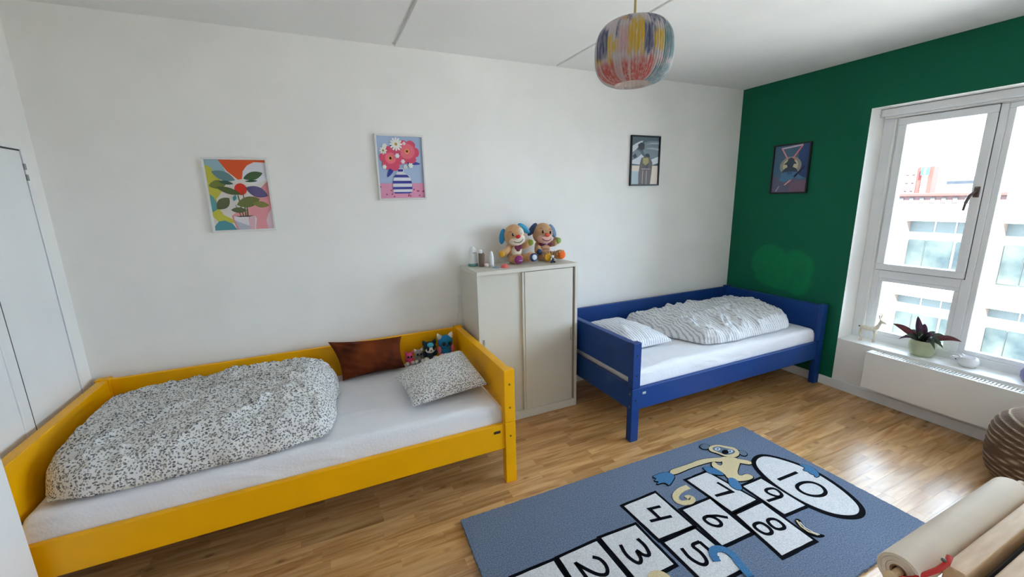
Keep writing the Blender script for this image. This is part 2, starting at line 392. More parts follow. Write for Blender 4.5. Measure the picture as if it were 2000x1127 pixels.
obj('glass_pane', bx(FX + .02, FX + .026, -2.22, -1.755, .51, 2.115), M['glass'], wn)
ring('glazing_bead', -3.24, -2.30, .485, 2.143, .032, FX + .008, FX + .05, wn)
obj('glass_pane', bx(FX + .02, FX + .026, -3.215, -2.325, .51, 2.115), M['glass'], wn)
bm = bx(FX - .026, FX - .014, -1.680, -1.652, 1.563, 1.633, bev=.003)
hd = obj('window_handle', bm, M['dark_bronze'], wn)
obj('handle_lever', tb([(FX - .022, -1.666, 1.60), (FX - .05, -1.664, 1.597), (FX - .062, -1.650, 1.575), (FX - .062, -1.638, 1.53), (FX - .062, -1.632, 1.478)], [.008, .008, .009, .008, .007], 10), M['dark_bronze'], hd, True)
# roller blind cassette
rb = thing('roller_blind', 'rolled-up white blind cassette along the top of the window', 'blind', (5.22, -1.97, 2.17))
obj('blind_cassette', bx(5.185, 5.252, WY0 + .004, WY1 - .006, 2.163, 2.215, bev=.008, seg=2), M['frame_w'], rb)
obj('blind_bottom_bar', bx(5.222, 5.246, WY0 + .01, WY1 - .016, 2.148, 2.163, bev=.003), M['white'], rb)
obj('blind_end_cap', bx(5.183, 5.254, WY1 - .006, WY1 - .001, 2.158, 2.217, bev=.002), M['white'], rb)

# radiator
rd = thing('radiator', 'long white panel radiator with slotted top under the window', 'radiator', (5.0, -2.05, .125))
M['conv'] = mat('convector_slot_shade', (120, 124, 128), .7, .05)  # darkened grey stands in for the shade inside the grille slots
RY0, RY1, RX0, RX1 = -2.75, -1.331, 4.955, 5.056
obj('front_panel', bx(RX0, RX0 + .012, RY0, RY1, .125, .416, bev=.003), M['rad'], rd)
obj('convector', bx(RX0 + .03, RX1 - .02, RY0 + .02, RY1 - .02, .15, .375), M['conv'], rd)
obj('back_panel', bx(RX1 - .012, RX1, RY0 + .01, RY1 - .01, .135, .405), M['rad'], rd)
for a, b in ((RY1 - .004, RY1), (RY0, RY0 + .004)): obj('side_cover', bx(RX0 + .012, RX1 - .012, a, b, .13, .412), M['rad'], rd)
bm = NB(); yy = RY1 - .03
box(bm, RX0 + .012, RX0 + .02, RY0, RY1, .408, .414); box(bm, RX1 - .012, RX1 - .004, RY0, RY1, .408, .414); box(bm, RX0 + .046, RX0 + .049, RY0, RY1, .407, .4125)
box(bm, RX0 + .012, RX1 - .006, RY1 - .03, RY1 - .004, .408, .414)
while yy > RY0 + .02:
    box(bm, RX0 + .018, RX1 - .01, yy - .0075, yy, .402, .4125); yy -= .0175
o = obj('top_grille', bm, M['rad'], rd); o['kind'] = 'stuff'
for yb in (-1.5, -2.6): obj('wall_bracket', bx(RX1 - .012, XR, yb - .02, yb + .02, .15, .38), M['steel'], rd)

# ------------------------------------------------------------------ outside
FS = 1.40; FXO = 1.25 + 16.75 * FS
def fy(y): return (y + 2.95) * FS - 2.95
def fz(z): return (z - 1.62) * FS + 1.62
def fbox(x0, x1, y0, y1, z0, z1): return bx(FXO + x0, FXO + x1, fy(min(y0, y1)), fy(max(y0, y1)), fz(z0), fz(z1))
st = struct('ground', bx(6, 200, -120, 140, -14.2, -14), M['street'])
ab = thing('apartment_building', 'pale rendered apartment block across the street with strip windows', 'building', (FXO, 0, -14))
obj('wall', fbox(.6, 9, -12.3, 12.3, -9, 1.04), M['facade'], ab)
obj('parapet', fbox(-.15, .9, -12.4, 12.4, 1.03, 1.18), M['facade'], ab)
obj('cornice', fbox(-.1, .9, -12.4, 12.4, .69, 1.02), M['facade'], ab)
for fl_ in range(4):
    dz = -2.35 * fl_
    if fl_: obj('wall_band', fbox(-.02, .62, -12.3, 12.3, .69 + dz, 1.22 + dz), M['facade'], ab)
    for k in range(-3, 8):
        x0 = 3.86 - 2.07 * k
        if fl_ > 1 and not -1 < k < 4: continue
        obj('brick_pier', fbox(.0, .62, x0, x0 + .56, -1.13 + dz, .69 + dz), M['facade_brick'], ab)
        if fl_ > 1: continue
        # window: blind panel over three panes, mullions in front
        pn = obj('window', fbox(.35, .5, x0, x0 - 1.51, -1.06 + dz, .69 + dz), M['facade_panel'], ab)
        for a, b in ((.04, .43), (.46, 1.07), (1.15, 1.48)):
            obj('pane', fbox(.3, .34, x0 - a, x0 - b, -.98 + dz, .09 + dz), M['facade_glass'], pn)
        for a in (.59, 1.06):
            obj('panel_joint', fbox(.32, .355, x0 - a, x0 - a - .02, .12 + dz, .69 + dz), M['facade'], pn)
        obj('sill', fbox(-.06, .5, x0 + .03, x0 - 1.54, -1.13 + dz, -1.06 + dz), M['facade'], ab)
rh = thing('rooftop_house', 'small white rooftop house with dark window band on the apartment block', 'building', (FXO + 2, fy(1), fz(1.04)))
obj('wall', fbox(1.0, 5, -5, 2.05, 1.04, 1.93), M['facade'], rh)
obj('roof', fbox(.8, 5.2, -5.1, 2.1, 1.93, 1.98), M['facade_panel'], rh)
for k in range(6): obj('window', fbox(.93, 1.02, 2.0 - k * .42, 1.66 - k * .42, 1.12, 1.46), M['roof_blue'], rh)
tw = thing('red_tower', 'tall red brick tower with blue emblem on the skyline', 'building', (74, 24, -14))
obj('tower_body', bx(70, 71.3, 23.3, 24.75, -14, 4.4), M['tower_red'], tw)
sg = obj('sign_panel', bx(69.7, 70, 23.75, 24.2, .8, 4.1), M['facade'], tw)
obj('emblem', bx(69.5, 69.72, 23.55, 24.3, 3.35, 4.3), M['logo_blue'], tw)
obj('emblem_stroke', bx(69.45, 69.52, 23.85, 23.98, 3.45, 4.2, M=None), M['facade'], tw)
tw2 = thing('pale_block', 'pale pink tower block beside the red tower', 'building', (74, 26, -14))
obj('block_body', bx(70, 78, 24.8, 30, -14, 4.3), M['tower_pale'], tw2)
for k in range(5):
    for j in range(6): obj('window', bx(69.9, 70.02, 25.0 + k * .6, 25.2 + k * .6, 3.5 - j * 1.0, 4.0 - j * 1.0), M['facade_panel'], tw2)
hl = thing('blue_roofed_hall', 'low hall with long pale blue roof behind the red tower', 'building', (84, 26, -14))
obj('hall_wall', bx(84, 100, 22, 28.5, -14, 2.6), M['facade'], hl); obj('roof', bx(83.5, 100, 21.6, 28.9, 2.3, 3.3, bev=.4), M['roof_blue'], hl)
pk = thing('pink_terrace', 'low pink terrace row in front of the red tower', 'building', (62, 20, -14))
obj('terrace_wall', bx(62, 68, 10, 30, -14, .95), M['tower_pale'], pk); obj('roof', bx(61.6, 68.2, 9.8, 30.2, .95, 1.2), M['tower_red'], pk)
for k in range(10): obj('window', bx(61.9, 62.05, 17 + k * .9, 17.35 + k * .9, .2, .75), M['facade_panel'], pk)

# ------------------------------------------------------------------ beds
def rect_bar(n, a, m, p, bev=.004): return obj(n, bx(*a, bev=bev, seg=2), m, p)
def make_bed(name, label, x0, x1, yb, yf, m, badge):
    t = thing(name, label, 'bed', ((x0 + x1) / 2, (yb + yf) / 2, 0), 'two matching day beds along the white wall')
    HP = .70
    for (xa, xb) in ((x0, x0 + .065), (x1 - .065, x1)):
        for (ya, yc, front) in ((yf, yf + .048, True), (yb - .048, yb, False)):
            leg = rect_bar('leg', (xa, xb, ya, yc, 0, .383), m, t)
            post = rect_bar('post', (xa, xb, ya, yc, .3845, HP), m, t)
            if front:
                xs = (xa + xb) / 2
                for z in (.615, .475): obj('screw', la((xs, ya + .001, z), [(.0065, 0), (.0065, .002), (.003, .003)], 12, Matrix.Rotation(PI / 2, 3, 'X')), M['steel_' + name], post)
                obj('screw', la((xs, ya + .001, .30), [(.0065, 0), (.0065, .002), (.003, .003)], 12, Matrix.Rotation(PI / 2, 3, 'X')), M['steel_' + name], leg)
                sx = xa if xa == x0 else xb
                for z in (.345, .255): obj('screw', la((sx + (.001 if sx == xa else -.001), ya + .022, z), [(.0065, 0), (.0065, .002), (.003, .003)], 12, Matrix.Rotation(-PI / 2 if sx == xa else PI / 2, 3, 'Y')), M['steel'], leg)
        xm = (xa + xb) / 2
        rect_bar('end_board', (xm - .024, xm + .024, yf + .046, yb - .046, .450, .692), m, t)
        rect_bar('end_rail', (xm - .02, xm + .02, yf + .046, yb - .046, .225, .388), m, t)
    rect_bar('back_board', (x0 + .063, x1 - .063, yb - .038, yb - .012, .42, .692), m, t)
    rect_bar('back_rail', (x0 + .063, x1 - .063, yb - .038, yb - .012, .225, .38), m, t)
    fr = rect_bar('front_rail', (x0 + .063, x1 - .063, yf + .010, yf + .038, .224, .378), m, t)
    obj('badge', bx(*badge, yf + .007, yf + .0102, .328, .345, bev=.0015), M['badge_' + name], fr)
    for s in range(12):
        xs = x0 + .14 + s * (x1 - x0 - .28) / 11
        obj('slat', bx(xs - .035, xs + .035, yf + .038, yb - .038, .315, .333), M['slat'], t)
    return t
M['slat'] = mat('slat_birch', (196, 168, 124), .6, .05, 8, .05, 30)
M['steel_daybed'] = M['steel']
M['badge_yellow_day_bed'] = mat('badge_dark', (84, 70, 48), .4, .1, metal=.5); M['badge_blue_day_bed'] = mat('badge_silver', (200, 202, 206), .4, .05, metal=.5)
M['steel_yellow_day_bed'] = mat('brass_screw', (150, 112, 40), .4, .05, metal=.8); M['steel_blue_day_bed'] = mat('dark_screw', (24, 32, 60), .4, .1, metal=.5)
YX0, YX1, YYB, YYF = .035, 2.143, -.022, -.988
BX0, BX1, BYB, BYF = 2.987, 5.050, -.018, -.985
make_bed('yellow_day_bed', 'bright yellow wooden day bed beside the closet door', YX0, YX1, YYB, YYF, M['yellow'], (2.012, 2.052))
make_bed('blue_day_bed', 'dark blue wooden day bed in the green wall corner', BX0, BX1, BYB, BYF, M['blue'], (3.082, 3.112))
def fbm(x, y, z=0, o=4):
    return noise.fractal(Vector((x, y, z)), 1.0, 2.0, o)
def mattress(name, label, x0, x1, y0, y1, z0, z1, seed, group):
    bm = NB(); nx, ny = 110, 56; r = .035
    top = []; cx, cy = (x0 + x1) / 2, (y0 + y1) / 2; hx, hy = (x1 - x0) / 2, (y1 - y0) / 2
    def wr(x, y): return .0022 * fbm(x * 5, y * 14, seed) + .0028 * fbm(x * 2.5 + y * 4, y * 3 - x * 2, seed + 5) + .0020 * max(0, 1 - abs(y - y0) / .22) * math.sin(x * 46 + 5 * fbm(x * 3, y * 3, seed)) * (.5 + .5 * fbm(x * 2, 0, seed))
    for i in range(nx + 1):
        rowv = []
        for j in range(ny + 1):
            u, v = i / nx * 2 - 1, j / ny * 2 - 1
            uu = math.copysign(1 - (1 - abs(u)) ** 1.25, u); vv = math.copysign(1 - (1 - abs(v)) ** 1.35, v)
            x, y = cx + uu * hx, cy + vv * hy
            dx, dy = hx - abs(x - cx), hy - abs(y - cy)
            d = min(dx, dy)
            drop = 0 if d >= r else r - math.sqrt(max(0, r * r - (r - d) ** 2))
            dome = .012 * (1 - abs(u) ** 4) * (1 - abs(v) ** 4)
            rowv.append(bm.verts.new((x, y, z1 - drop + dome - .008 + wr(x, y) * min(1, d / .01 + .3))))
        top.append(rowv)
    for i in range(nx):
        for j in range(ny): bm.faces.new((top[i][j], top[i + 1][j], top[i + 1][j + 1], top[i][j + 1]))
    rim = [top[i][0] for i in range(nx + 1)] + [top[nx][j] for j in range(1, ny + 1)] + [top[i][ny] for i in range(nx - 1, -1, -1)] + [top[0][j] for j in range(ny - 1, 0, -1)]
    prev = rim; n = len(rim)
    for k in range(1, 5):
        t = k / 4; cur = []
        for v in rim:
            nrm = Vector((1 if v.co.x > x1 - 1e-5 else -1 if v.co.x < x0 + 1e-5 else 0, 1 if v.co.y > y1 - 1e-5 else -1 if v.co.y < y0 + 1e-5 else 0, 0))
            z = v.co.z + (z0 - v.co.z) * t
            w = .004 * math.sin(PI * t) + .004 * fbm(v.co.x * 9, v.co.y * 9 + z * 22, seed + 9) * (1 - t * .5)
            cur.append(bm.verts.new((v.co.x + nrm.x * min(w, .004), v.co.y + nrm.y * min(w, .004), z)))
        for i in range(n): bm.faces.new((prev[i], cur[i], cur[(i + 1) % n], prev[(i + 1) % n]))
        prev = cur
    bm.faces.new(prev)
    return tag(obj(name, finish(bm), M['sheet'], None, True, (cx, cy, z0)), label, 'mattress', group)
mattress('mattress', 'mattress in white fitted sheet on the yellow bed', YX0 + .068, YX1 - .068, YYF + .044, YYB - .044, .334, .492, 1, 'sheeted mattresses')
mattress('mattress', 'mattress in white fitted sheet on the blue bed', BX0 + .068, BX1 - .068, BYF + .044, BYB - .044, .334, .492, 21, 'sheeted mattresses')

def cushion(bm, P, thick, nx=44, ny=36, pinch=.07, amp=.006, seed=0, up=None, wf=9, base_flat=False):
    """pillow between four corner points P (FL,FR,BR,BL), puffed along the normal"""
    P = [Vector(p) for p in P]
    nrm = ((P[1] - P[0]).cross(P[3] - P[0])).normalized()
    if nrm.dot(Vector(up or (0, 0, 1))) < 0: nrm = -nrm
    c = sum(P, Vector()) / 4
    grids = []
    for side in (1, -1):
        g = []
        for i in range(nx + 1):
            r = []
            for j in range(ny + 1):
                u, v = i / nx * 2 - 1, j / ny * 2 - 1
                pu = u * (1 - pinch * (1 - abs(v) ** 2.0) * abs(u) ** 3 * 1.0); pv = v * (1 - pinch * (1 - abs(u) ** 2.0) * abs(v) ** 3)
                s, t = (pu + 1) / 2, (pv + 1) / 2
                p = P[0] * (1 - s) * (1 - t) + P[1] * s * (1 - t) + P[2] * s * t + P[3] * (1 - s) * t
                prof = ((1 - u * u) * (1 - v * v)) ** .40
                h = thick * .5 * prof
                edge = min(1, (1 - abs(u)) * 6) * min(1, (1 - abs(v)) * 6)
                w = amp * fbm(p.x * wf, p.y * wf, p.z * wf + seed) * edge + amp * .8 * math.sin((u * 3 + v * 5) * 3 + 4 * fbm(p.x * 4, p.y * 4, seed)) * edge * max(0, abs(u * v) ** .5)
                hh = (h + w) if side > 0 else -(h * (.35 if base_flat else 1))
                r.append(bm.verts.new(p + nrm * hh))
            g.append(r)
        grids.append(g)
        for i in range(nx):
            for j in range(ny): bm.faces.new((g[i][j], g[i + 1][j], g[i + 1][j + 1], g[i][j + 1]))
    bmesh.ops.remove_doubles(bm, verts=bm.verts, dist=.0006)
    return finish(bm)
def duvet(P, z0, hfun, seed, nx=120, ny=90, ex=5.0, wamp=1.0, wdir=(1, 1)):
    bm = NB(); P = [Vector((*p, 0)) for p in P]
    def pos(u, v):
        s, t = (u + 1) / 2, (v + 1) / 2
        return P[0] * (1 - s) * (1 - t) + P[1] * s * (1 - t) + P[2] * s * t + P[3] * (1 - s) * t
    g = []; b = []
    for i in range(nx + 1):
        r = []; rb_ = []
        for j in range(ny + 1):
            a, c = i / nx * 2 - 1, j / ny * 2 - 1
            a = math.copysign(1 - (1 - abs(a)) ** 1.5, a); c = math.copysign(1 - (1 - abs(c)) ** 1.5, c)
            # square -> rounded square
            u, v = a * math.sqrt(1 - .17 * c * c * c * c), c * math.sqrt(1 - .17 * a * a * a * a)
            wob = 1 + .03 * fbm(u * 3, v * 3, seed + 3)
            p = pos(u * wob, v * wob)
            mm_ = (abs(a) ** 12 + abs(c) ** 12) ** (1 / 12); prof = math.sqrt(max(0, 1 - min(1, mm_) ** ex))
            h = hfun(u, v)
            w = .022 * fbm(p.x * 3.2, p.y * 3.2, seed) + .012 * fbm(p.x * 9 * wdir[0], p.y * 9 * wdir[1], seed + 7)
            rd_ = 1 - abs(fbm(p.x * 4.5 * wdir[0] + 3, p.y * 4.5 * wdir[1], seed + 11)) * 1.8
            w += .030 * max(0, rd_) ** 4
            rd2 = 1 - abs(fbm(p.x * 9 + 1, p.y * 9 * wdir[1], seed + 15)) * 2
            w += .008 * max(0, rd2) ** 3
            r.append(bm.verts.new((p.x, p.y, z0 + .012 + (h + w * wamp) * prof)))
            rb_.append(bm.verts.new((p.x, p.y, z0 + .003 + .010 * (1 - prof))) if 0 < i < nx and 0 < j < ny else None)
        g.append(r); b.append(rb_)
    G = lambda i, j: b[i][j] or g[i][j]
    for i in range(nx):
        for j in range(ny):
            bm.faces.new((g[i][j], g[i + 1][j], g[i + 1][j + 1], g[i][j + 1]))
            q = [G(i, j), G(i, j + 1), G(i + 1, j + 1), G(i + 1, j)]
            if len(set(q)) == 4:
                try: bm.faces.new(q)
                except ValueError: pass
    return finish(bm)
MT = .497
o = obj('duvet', duvet([(.112, -.955), (1.205, -.930), (1.265, -.085), (.112, -.085)], MT, lambda u, v: .130 + .055 * (1 - v * v) + .035 * max(0, u) * (1 - abs(v)) + .012 * math.sin(3 * u + 1), 3, ex=8.0, wdir=(.6, 1.3)), M['floral'], None, True, (.66, -.48, MT))
tag(o, 'rumpled floral duvet piled on the yellow bed', 'duvet', 'duvets on the day beds')
o = obj('duvet', duvet([(3.80, -.88), (4.86, -.875), (4.965, -.12), (3.54, -.065)], MT, lambda u, v: .085 + .045 * (1 - v * v) + .045 * (u + 1) / 2 * (1.1 - abs(v)), 31, ex=7.0, wdir=(1.3, .8)), M['stripe'], None, True, (4.35, -.48, MT))
tag(o, 'puffy grey striped duvet on the blue bed', 'duvet', 'duvets on the day beds')
bm = cushion(NB(), [(1.60, -.835, .530), (2.055, -.80, .550), (2.040, -.36, .615), (1.570, -.46, .560)], .175, seed=4, base_flat=True)
tag(obj('pillow', bm, M['floral2'], None, True, (1.82, -.6, .5)), 'small floral pillow leaning on the yellow bed end board', 'pillow', 'pillows on the day beds')
bm = cushion(NB(), [(3.13, -.74, .540), (3.62, -.70, .528), (3.52, -.17, .560), (3.11, -.19, .575)], .20, seed=14, base_flat=True)
tag(obj('pillow', bm, M['stripe2'], None, True, (3.35, -.45, .5)), 'white striped pillow at the head of the blue bed', 'pillow', 'pillows on the day beds')
M['velvet'] = mat('rust_velvet', (120, 52, 14), .7, .0, 7, .2, 70, spec=.15, c2=(62, 24, 8))
bm = cushion(NB(), [(1.275, -.225, .502), (1.680, -.195, .505), (1.682, -.115, .705), (1.215, -.120, .742)], .16, seed=24, up=(0, -1, .3), amp=.010, pinch=.10)
tag(obj('velvet_cushion', bm, M['velvet'], None, True, (1.46, -.15, .5)), 'rust brown velvet lumbar cushion leaning on the yellow back board', 'cushion')

# ------------------------------------------------------------------ cabinet
cb = thing('sliding_door_cabinet', 'beige sliding door cabinet between the two beds', 'cabinet', (2.562, -.19, 0))
CX0, CX1, CYB, CYF, CH = 2.163, 2.961, -.016, -.372, 1.149
m = M['cabinet']
obj('top_panel', bx(CX0, CX1, CYF, CYB, CH - .028, CH, bev=.002), m, cb)
for a, b in ((CX0, CX0 + .022), (CX1 - .022, CX1)): obj('side_panel', bx(a, b, CYF, CYB, 0, CH - .028, bev=.0015), m, cb)
obj('back_panel', bx(CX0 + .022, CX1 - .022, CYB - .012, CYB, .06, CH - .028), m, cb)
obj('plinth', bx(CX0 + .022, CX1 - .022, CYF + .001, CYF + .02, 0, .058, bev=.0015), m, cb)
obj('bottom_panel', bx(CX0 + .022, CX1 - .022, CYF + .02, CYB - .012, .04, .058), m, cb)
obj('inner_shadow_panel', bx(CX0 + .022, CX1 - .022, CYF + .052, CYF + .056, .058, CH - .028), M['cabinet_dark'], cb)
d1 = obj('sliding_door', bx(CX0 + .024, 2.545, CYF + .030, CYF + .046, .060, CH - .031, bev=.002), m, cb)
d2 = obj('sliding_door', bx(2.522, CX1 - .036, CYF + .008, CYF + .024, .060, CH - .033, bev=.002), m, cb)
obj('door_edge_strip', bx(2.505, 2.522, CYF + .012, CYF + .03, .060, CH - .033, bev=.002), M['cabinet'], d2)
M['chrome'] = mat('satin_chrome', (205, 205, 200), .3, .03, metal=.9)
obj('handle', bx(2.905, 2.911, CYF - .004, CYF + .008, .555, .655, bev=.002), M['chrome'], d2)
obj('handle', bx(2.203, 2.212, CYF + .018, CYF + .030, .585, .66, bev=.002), M['chrome'], d1)

# things on the cabinet
M['wht_pl'] = mat('white_plastic', (232, 232, 232), .35, .01)
M['teal_pl'] = mat('teal_plastic', (92, 150, 150), .4, .03)
t = thing('humidifier_bottle', 'white rounded bottle with teal base on the cabinet', 'bottle', (2.235, -.10, CH))
obj('bottle_body', la((2.235, -.10, CH + .022), [(.033, 0), (.034, .02), (.034, .06), (.031, .085), (.023, .105), (.012, .117), (.004, .120)], 28), M['wht_pl'], t, 40)
obj('base_ring', la((2.235, -.10, CH), [(.030, 0), (.036, .002), (.036, .018), (.033, .022)], 28), M['teal_pl'], t, 40)
obj('brand_mark', bx(2.222, 2.246, -.136, -.1335, CH + .098, CH + .101, bev=.0005), M['seam'], t)
M['brown_tube'] = mat('brown_tube', (122, 104, 88), .4, .06)
t = thing('cream_tube', 'brown tube with clear white cap on the cabinet', 'tube', (2.283, -.15, CH))
obj('tube_body', la((2.283, -.15, CH), [(.020, 0), (.021, .003), (.021, .094), (.019, .097)], 20), M['brown_tube'], t, 40)
obj('cap', la((2.278, -.15, CH + .097), [(.012, 0), (.012, .02), (.006, .026)], 16), M['wht_pl'], t, 40)
obj('label_stripe', tb([(2.296, -.168, CH + .01), (2.300, -.166, CH + .09)], .004, 8), mat('pink_print', (206, 120, 110), .5, .05), t)
t = thing('white_tube', 'slim white squeeze tube standing behind the blue lid', 'tube', (2.345, -.19, CH))
bm = NB(); prof = [(.017, 0), (.0175, .05), (.014, .085), (.008, .105), (.004, .11)]
lathe(bm, (2.345, -.19, CH), prof, 18); obj('tube_body', bm, M['wht_pl'], t, 40)
obj('cap', la((2.345, -.19, CH), [(.0185, 0), (.0185, .012), (.0178, .013)], 18), mat('grey_cap', (196, 200, 204), .4, .03), t, 40)
t = tag(obj('small_white_caps', sp((2.303, -.197, CH + .014), (.017, .013, .014)), mat('cream_pl', (228, 214, 204), .5, .03), None, True, (2.303, -.197, CH)), 'little cream knob at the foot of the brown tube', 'cap')
t['label'] = 'little cream pacifier bulb at the foot of the brown tube'; t['category'] = 'pacifier'; t.name = 'pacifier_bulb'
t = tag(obj('lid', la((2.348, -.265, CH), [(.026, 0), (.028, .002), (.028, .006), (.024, .008), (.010, .008)], 24), mat('blue_lid', (150, 178, 192), .4, .03), None, 40, (2.348, -.265, CH)), 'flat pale blue lid lying near the cabinet edge', 'lid')
t = tag(obj('pink_suction_cup', la((2.405, -.285, CH), [(.030, 0), (.031, .003), (.026, .007), (.022, .016), (.014, .024), (.005, .027)], 26), mat('coral_silicone', (246, 116, 112), .45, .03), None, 40, (2.405, -.285, CH)), 'coral pink silicone dome lying on the cabinet', 'cup')

# ---- plush dogs
M['tan'] = mat('tan_plush', (206, 160, 112), .95, .06, 30, .35, 160, sheen=.3)
M['tan2'] = mat('tan_plush_worn', (190, 148, 108), .95, .06, 30, .35, 160, sheen=.3)
M['cream'] = mat('cream_plush', (236, 224, 204), .95, .03, 30, .3, 160, sheen=.3)
M['pinkface'] = mat('pale_pink_plush', (226, 178, 164), .95, .03, 30, .3, 160, sheen=.3)
def plain(n, c, r=.7, **k): M[n] = mat(n, c, r, .04, 20, .12, 150, **k); return M[n]
plain('blue_ear', (34, 140, 190)); plain('ear_satin', (60, 160, 204), .35); plain('dusk_ear', (116, 142, 176)); plain('navy_ear', (44, 62, 98)); plain('red_nose', (206, 24, 28), .5); plain('red_nose2', (216, 74, 58), .5)
plain('purple', (136, 36, 110)); plain('plum', (112, 30, 66)); plain('green_pad', (128, 142, 44)); plain('lime_pad', (140, 172, 84)); plain('yel_pad', (220, 164, 30)); plain('orange_pad', (238, 110, 20))
plain('navy_pad', (44, 74, 120)); plain('silver_pl', (216, 222, 232), .4); plain('lilac', (176, 160, 190))
def ell(n, c, r, m, p, R=None, u=22, v=14): return obj(n, sp(c, r, R, u, v), m, p, True)
def E_(x, y, z): return Matrix.Rotation(z, 3, 'Z') @ Matrix.Rotation(y, 3, 'Y') @ Matrix.Rotation(x, 3, 'X')
def oriented(o3, R, s=1.0):
    o3 = Vector(o3)
    return lambda p: o3 + R @ (Vector(p) * s)
def limb(bm, f, pts, rs, n=14):
    P = [f(p) for p in pts]
    tube(bm, P, rs, n)
    sph(bm, P[0], rs[0], None, n, 8); sph(bm, P[-1], rs[-1], None, n, 8)
    return bm
# first dog: faces -y, a little to the left; local frame x right (viewer), y towards viewer = -world y
def plush_dog(name, label, at, yaw, tilt, v):
    t = thing(name, label, 'soft toy', at, 'seated plush dogs on the cabinet')
    R = Matrix.Rotation(yaw, 3, 'Z'); f = oriented(at, R)
    T = M['tan'] if v == 0 else M['tan2']
    body = ell('body', f((0, .01, .085)), (.062, .055, .082), T, t, R)
    ell('belly_patch', f((.004, -.030, .088)), (.042, .020, .050), M['cream'] if v == 0 else T, t, R)
    HR = R @ Matrix.Rotation(tilt, 3, 'Y'); hc = f((-.006, -.012, .208)); h = oriented(hc, HR)
    hd_ = ell('head', hc, (.079, .068, .082), T, t, HR, 26, 18)
    ell('muzzle', h((.004, -.032, -.030)), (.064, .044, .045), M['cream'] if v == 0 else M['pinkface'], t, HR)
    if v == 0: ell('eye_patch', h((.036, -.043, .020)), (.026, .026, .034), M['cream'], t, HR @ Matrix.Rotation(.4, 3, 'Z'))
    for s in (-1, 1):
        e = ell('eye', h((.032 * s + .004, -.0665 + .004 * abs(s), .016)), (.0085, .006, .0125), M['black'], t, HR)
        ell('eye_glint', h((.032 * s + .007, -.0705, .020)), (.0028, .002, .0035), M['wht_pl'], e, HR, 8, 6)
        bm = NB(); pts = [h((.028 * s - .004 + .02 * s * (k / 4), -.060 + .001 * k, .036 + .006 * math.sin(PI * k / 4))) for k in range(5)]
        tube(bm, pts, .0016, 6); obj('eyebrow', bm, M['plum'], t, True)
    bm = NB(); sph(bm, h((.004, -.078, -.004)), (.020, .013, .014), HR); obj('nose', bm, M['red_nose'] if v == 0 else M['red_nose2'], t, True)
    bm = NB(); pts = [h((.040 * math.sin(a) + .004, -.0785 + .012 * abs(math.sin(a)), -.020 - .028 * math.cos(a))) for a in [(-1.1 + 2.4 * k / 8) for k in range(9)]]
    tube(bm, pts, .0026, 8); obj('mouth', bm, M['seam'] if v == 0 else M['plum'], t, True)
    # ears: thick flat flaps
    for s in (-1, 1):
        m_ = M['blue_ear'] if v == 0 else (M['navy_ear'] if s < 0 else M['dusk_ear'])
        bm = NB(); er = HR @ Matrix.Rotation(s * (.35 if s < 0 else .75) * (-1), 3, 'Y')
        c = h((s * .088, .008, .010 if s < 0 else .034)) 
        if v == 1: er = HR @ Matrix.Rotation(-s * .55, 3, 'Y'); c = h((s * .086, .006, .026))
        sph(bm, c, (.024, .013, .058), er); ear = obj('ear', bm, m_, t, True)
        if v == 0 and s > 0: obj('ear_satin', sp(c + er @ Vector((.004, -.009, -.004)), (.017, .007, .046), er), M['ear_satin'], ear, True)
    # arms and hand pads
    A = ((-1, [(-.045, -.01, .125), (-.085, -.032, .090), (-.112, -.045, .082)] if v == 0 else [(-.045, -.01, .125), (-.058, -.034, .098), (-.060, -.052, .080)], M['yel_pad'] if v == 0 else M['navy_pad']),
         (1, [(.045, -.01, .125), (.080, -.030, .130), (.100, -.040, .150)], M['green_pad'] if v == 0 else M['lime_pad']))
    for s, pts, pm in A:
        bm = NB(); limb(bm, f, pts, [.024, .024, .029]); arm = obj('arm', bm, T, t, True)
        d = (Vector(pts[2]) - Vector(pts[1])).normalized()
        c = Vector(pts[2]) + Vector((d.x * .010, -.020, d.z * .004))
        ell('hand_pad', f(c), (.022, .013, .023), pm, arm, R)
    Lg = ((-1, [(-.030, -.02, .036), (-.024, -.060, .036), (-.010, -.098, .041)], M['purple'] if v == 0 else M['yel_pad']),
          (1, [(.035, -.02, .036), (.082, -.050, .040), (.105, -.080, .048)], M['navy_pad'] if v == 0 else M['orange_pad']))
    for s, pts, pm in Lg:
        bm = NB(); limb(bm, f, pts, [.034, .031, .038]); lg = obj('leg', bm, T, t, True)
        p = Vector(pts[2]); ell('foot_pad', f(p + Vector((.004 * s, -.030, .0))), (.031, .014, .032), pm, lg, R)
        if v == 0 and s > 0: ell('foot_clock', f(p + Vector((.006, -.042, .002))), (.019, .006, .020), M['silver_pl'], lg, R)
        elif v == 0: obj('foot_stripe', bx(*[q for k in range(3) for q in ((f(p)[k] - (.014, .003, .003)[k] + (0, -.046, -.006)[k]), (f(p)[k] + (.014, .003, .003)[k] + (0, -.046, -.006)[k]))], bev=.002), M['lilac'], lg)
        else:
            for q in (-1, 0, 1): ell('toe', f(p + Vector((.018 * q, -.026, .030 - .004 * abs(q)))), (.010, .012, .011), T, lg, R, 10, 8)
